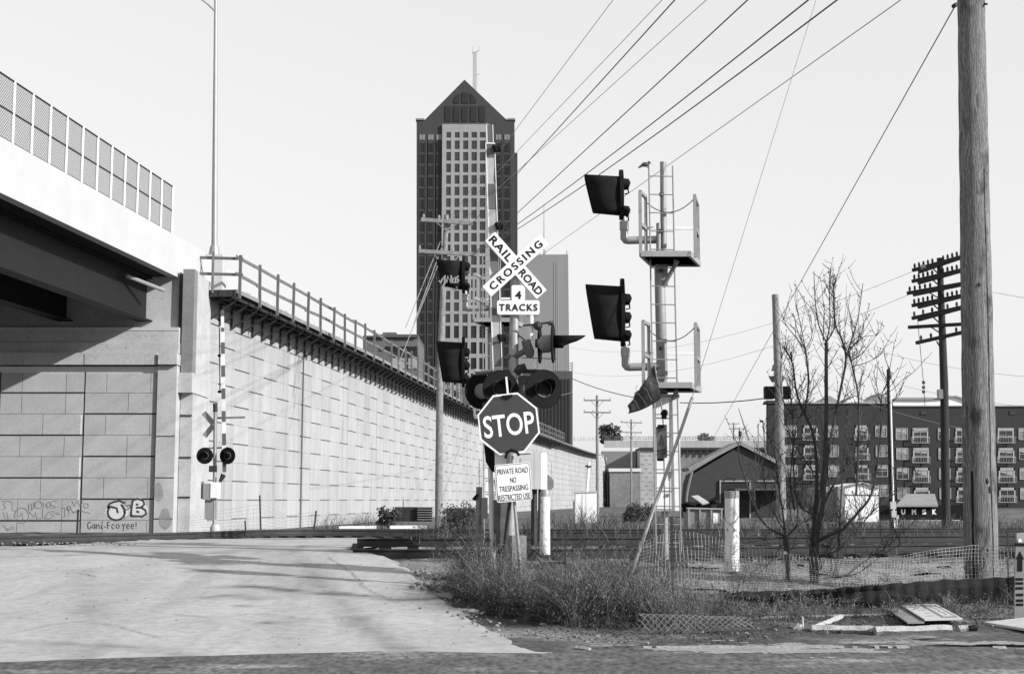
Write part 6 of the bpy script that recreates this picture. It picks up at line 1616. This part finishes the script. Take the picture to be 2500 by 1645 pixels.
# black silt fence
sf = MB(); n = 90
for i in range(n + 1):
    px = 1770 + (2560 - 1770) * i / n
    top = lerp_table([(1770, 1450), (1800, 1444), (1930, 1441), (2000, 1438), (2150, 1426), (2300, 1415), (2400, 1411), (2480, 1406), (2560, 1404)], px)
    bot = lerp_table([(1770, 1462), (1850, 1478), (2000, 1480), (2150, 1482), (2300, 1500), (2400, 1512), (2560, 1516)], px)
    Y = 20.2 + .10 * math.sin(i * .11) + .015 * math.sin(i * 1.7)
    for k in range(5):
        q = P(px, top + (bot - top) * k / 4 + (1.5 * math.sin(i * .9) if k == 0 else 0), Y + .03 * math.sin(k * 2.2 + i * .13)); sf.v.append(q)
for i in range(n):
    for k in range(4): a = i * 5 + k; sf.f.append((a, a + 5, a + 6, a + 1))
o = sf.build('silt_fence', M['silt']); o.modifiers.new('thickness', 'SOLIDIFY').thickness = .006; tag(o, 'low black silt fence running across the verge to the big pole', 'fence')
# ================================================================== VERGE DEBRIS
M['old_post'] = mat('weathered pale post', .50, .3, 5, .9, .3, 30, .35)
def ground_at(px, py): return groundY(py)
def log(label, a, b, r, m, grp=None, name='timber', cat='timber', sq=True):
    A = P(a[0], a[1], groundY(a[1])); B = P(b[0], b[1], groundY(b[1])); A.z += r * .9; B.z += r * .9
    mb = MB()
    if sq:
        q = random.Random(int(a[0])); n = 12
        mb.tube([A + (B - A) * (i / n) + Vector((0, q.uniform(-.12, .12) * r, q.uniform(-.15, .10) * r)) for i in range(n + 1)], [r * 1.3 * q.uniform(.88, 1.08) for i in range(n + 1)], 5)
    else: mb.tube([A, (A + B) / 2 + Vector((0, 0, .01)), B], [r, r * 1.03, r], 12)
    return tag(mb.build(name, m), label, cat, grp)
log('pale concrete post lying in the dirt, the left one of the two end to end', (1980, 1541), (2134, 1543), .042, M['old_post'], 'concrete posts lying on the verge', 'concrete_post', 'post')
log('pale concrete post lying in the dirt, nearer the marker post', (2136, 1546), (2322, 1542), .045, M['old_post'], 'concrete posts lying on the verge', 'concrete_post', 'post')
log('broken end of a pale post by the fallen board', (2338, 1540), (2364, 1539), .035, M['old_post'], 'concrete posts lying on the verge', 'concrete_post', 'post')
log('pale splintered plank slanting back from the lying posts', (1992, 1534), (2055, 1508), .025, M['board'], None, 'plank', 'plank')
log('long grey plank lying in front of the silt fence', (1820, 1512), (2180, 1502), .018, M['wood'], None, 'plank', 'plank')
log('grey plank slanting through the weeds right of the stop sign', (1345, 1490), (1430, 1522), .018, M['wood'], None, 'plank', 'plank')
log('square dark timber stub lying at the road edge', (1045, 1459), (1105, 1463), .045, M['wood'], None, 'timber', 'timber')
log('pale broken timber lying at the broken road edge', (1115, 1494), (1168, 1498), .03, M['board'], None, 'timber', 'timber')
log('small pale stick on the asphalt', (1405, 1583), (1440, 1588), .02, M['board'], None, 'stick', 'stick')
log('dark pipe end beside the broken post', (2366, 1540), (2384, 1539), .035, M['black'], None, 'pipe', 'pipe', False)
# rubble heap at the road edge
rbm = MB(); r3 = random.Random(5)
for i in range(46):
    px, py = r3.uniform(1005, 1095), r3.uniform(1428, 1442); Y = roadY(py); p = XY(px, Y, rz(Y) + r3.uniform(-.02, .06)); stone(rbm, p, r3.uniform(.015, .055), r3)
tag(rbm.build('rubble_heap', M['stone'], None, smooth=False), 'small heap of broken concrete rubble spilling onto the road edge', 'rubble', None, 'stuff')
# fallen sign board
fb = thing('fallen_board', 'large pale printed board lying tilted on the dirt before the silt fence', 'board', P(2260, 1520, 19))
A, B_, C_, D_ = P(2162, 1483, 19.55), P(2284, 1478, 19.75), P(2350, 1514, 18.35), P(2216, 1518, 18.2)
def bl(u, v): return A * (1 - u) * (1 - v) + B_ * u * (1 - v) + C_ * u * v + D_ * (1 - u) * v
nb_ = (B_ - A).cross(D_ - A).normalized(); nb_ = nb_ if nb_.z > 0 else -nb_
def panel(u0, u1, v0, v1, h, t, m, nm, par):
    q = [bl(u0, v0), bl(u1, v0), bl(u1, v1), bl(u0, v1)]; q = [p + nb_ * h for p in q]; return MB().prism(list(reversed(q)) if (q[1] - q[0]).cross(q[3] - q[0]).dot(nb_) > 0 else q, nb_ * -t).build(nm, m, par, smooth=False)
panel(0, .30, 0, 1, 0, .02, M['wood'], 'backing_board', fb); panel(.31, 1, .0, 1, .03, .02, M['board'], 'printed_face', fb)
panel(.66, .95, .06, .94, .033, .002, M['midgrey'], 'printed_frame', fb); panel(.71, .90, .14, .88, .036, .002, M['board'], 'printed_panel', fb)
mk_ = []
for k in range(5): mk_.append([bl(.75 + .12 * ((k * .37) % 1), .2 + .13 * k) + nb_ * .037, bl(.77 + .1 * ((k * .61) % 1), .26 + .13 * k) + nb_ * .037, bl(.8, .3 + .12 * k) + nb_ * .037])
for k in range(4): mk_.append([bl(.42 + .1 * ((k * .37) % 1), .2 + .2 * k) + nb_ * .032, bl(.5 + .08 * ((k * .61) % 1), .26 + .18 * k) + nb_ * .032, bl(.58, .22 + .2 * k) + nb_ * .032])
strokes(mk_, .022, .001, nb_).build('print_mark', M['graf_pale'], fb, smooth=False)
wq = [P(x, y, groundY(y)) + Vector((0, 0, dz)) for x, y, dz in ((2402, 1527, .05), (2560, 1519, .10), (2600, 1556, .07), (2500, 1543, .05))]
wbp = tag(MB().prism(wq, (0, 0, -.03)).build('white_sheet', M['board'], None, smooth=False), 'white flat sheet lying on the dirt at the right edge', 'board')
# broken white cup-shaped fitting
wf = MB(); wf.tube([P(1940, 1540, 18.0), P(1955, 1532, 18.0)], [.035, .07], 10, False); wf.prism([P(1936, 1530, 18), P(1962, 1522, 18), P(1962, 1535, 18), P(1945, 1549, 18), P(1938, 1540, 18)], (0, .03, 0)); wf.beam(P(1961, 1532, 18.0), P(1960, 1504, 18.0), .015, .01); wf.tube([P(1906, 1543, 18), P(1934, 1540, 18)], .02, 6)
tag(wf.build('broken_fitting', M['white']), 'broken white plastic fitting standing in the dirt', 'litter')
# roll of chain link fence lying in the grass
cl = MB(); Yc = groundY(1556) + .35; A0, A1 = G(1560, Yc - .02), G(1830, Yc + .1); ax = (A1 - A0); Lc = ax.length; ax.normalize(); sd3 = Vector((-ax.y, ax.x, 0)); rr_ = .13
def cyl(s_, th, r): return A0 + ax * s_ + sd3 * (math.cos(th) * r * 1.5) + Z3 * (r * .85 + math.sin(th) * r * (1 - .45 * s_ / Lc))
for sg in (1, -1):
    for k in range(9):
        th0 = 2 * math.pi * k / 9
        r = rr_
        cl.tube([cyl(Lc * i / 40, th0 + sg * i * .30, r) for i in range(41)], .0032, 3, False)
tag(cl.build('chain_link_roll', M['net'], None, smooth=False), 'crushed roll of chain link fencing lying in the grass', 'fencing roll')
# marker post at the right edge
mp_ = thing('marker_post', 'dark utility marker post with an up arrow at the right edge', 'marker post', P(2482, 1506, 18.9))
MB().prism([P(2478, 1330, 18.9), P(2512, 1328, 18.9), P(2510, 1510, 18.9), P(2474, 1510, 18.9)][::-1], (0, -.03, 0)).build('post', M['midgrey'], mp_, smooth=False)
MB().prism([P(2479, 1301, 18.9), P(2512, 1298, 18.9), P(2512, 1324, 18.9), P(2479, 1325, 18.9)][::-1], (0, -.05, 0)).build('head', M['lamp_grey'], mp_, smooth=False)
MB().prism([P(2486, 1316, 18.84), P(2492, 1314, 18.84), P(2495, 1322, 18.84), P(2486, 1323, 18.84)][::-1], (0, -.004, 0)).build('reflector', M['white'], mp_, smooth=False)
MB().beam(P(2478, 1328, 18.87), P(2514, 1328, 18.87), .03, .035).build('collar', M['black'], mp_, smooth=False)
q = MB(); q.prism([P(2490, 1345, 18.866), P(2500, 1364, 18.866), P(2496, 1364, 18.866), P(2496, 1394, 18.866), P(2484, 1394, 18.866), P(2484, 1364, 18.866), P(2480, 1364, 18.866)], (0, -.003, 0)); q.build('arrow', M['black'], mp_, smooth=False)
for k, y in enumerate((1410, 1420, 1432, 1448, 1462, 1472)):
    x0 = 2481 if k > 2 else 2479
    MB().prism([P(x0, y, 18.866), P(2498, y, 18.866), P(2498, y + 6, 18.866), P(x0, y + 6, 18.866)][::-1], (0, -.003, 0)).build('band', M['black'], mp_, smooth=False)
# crates / stacked track panels beyond the crossing
def stack(label, px0, px1, yt, yb, Y, ends):
    t = thing('timber_stack', label, 'timber stack', P((px0 + px1) / 2, yb, Y), 'stacks of dark timbers by the wall')
    a, b = P(px0, yt, Y), P(px1, yb, Y); n = 6; h = (a.z - b.z) / n
    for i in range(n):
        z = b.z + h * (i + .5); mb = MB()
        mb.beam(Vector((a.x + .1, Y, z)), Vector((b.x - .1, Y + .05, z)), 1.1, h * .97); 
        mb.build('timber', M['wood_dark'], t, smooth=False)
        e = MB(); w = .55 if ends else .2
        e.beam(Vector((a.x, Y - .62, z + h * .36)), Vector((a.x + .12, Y - .6, z + h * .36)), .12, h * .32); e.build('spacer', M['wood'], t, smooth=False); e = MB()
        e.beam(Vector((b.x - w, Y - .62, z + h * .36)), Vector((b.x, Y - .6, z + h * .36)), .12, h * .32)
        e.build('spacer', M['wood'], t, smooth=False)
    return t
stack('stack of dark timbers with pale spacers, left of the pale utility pole', 958, 1062, 1237, 1272, 48, True)
stack('stack of dark timbers right of the pale utility pole, behind weeds', 1082, 1176, 1240, 1276, 48.5, False)
for lab, x0, x1, y0, y1, Y in (('white painted beam on the ground by the leaning fence stake', 829, 918, 1283, 1292, 45.5), ('white painted beam on the ground before the timber stacks', 953, 1043, 1281, 1291, 44.5)):
    a, b = P(x0, y1 - 4, Y), P(x1, y1 - 5, Y)
    tag(MB().beam(a, b, .2, .11).build('white_beam', M['white'], None, smooth=False), lab, 'beam', 'white beams beyond the crossing')
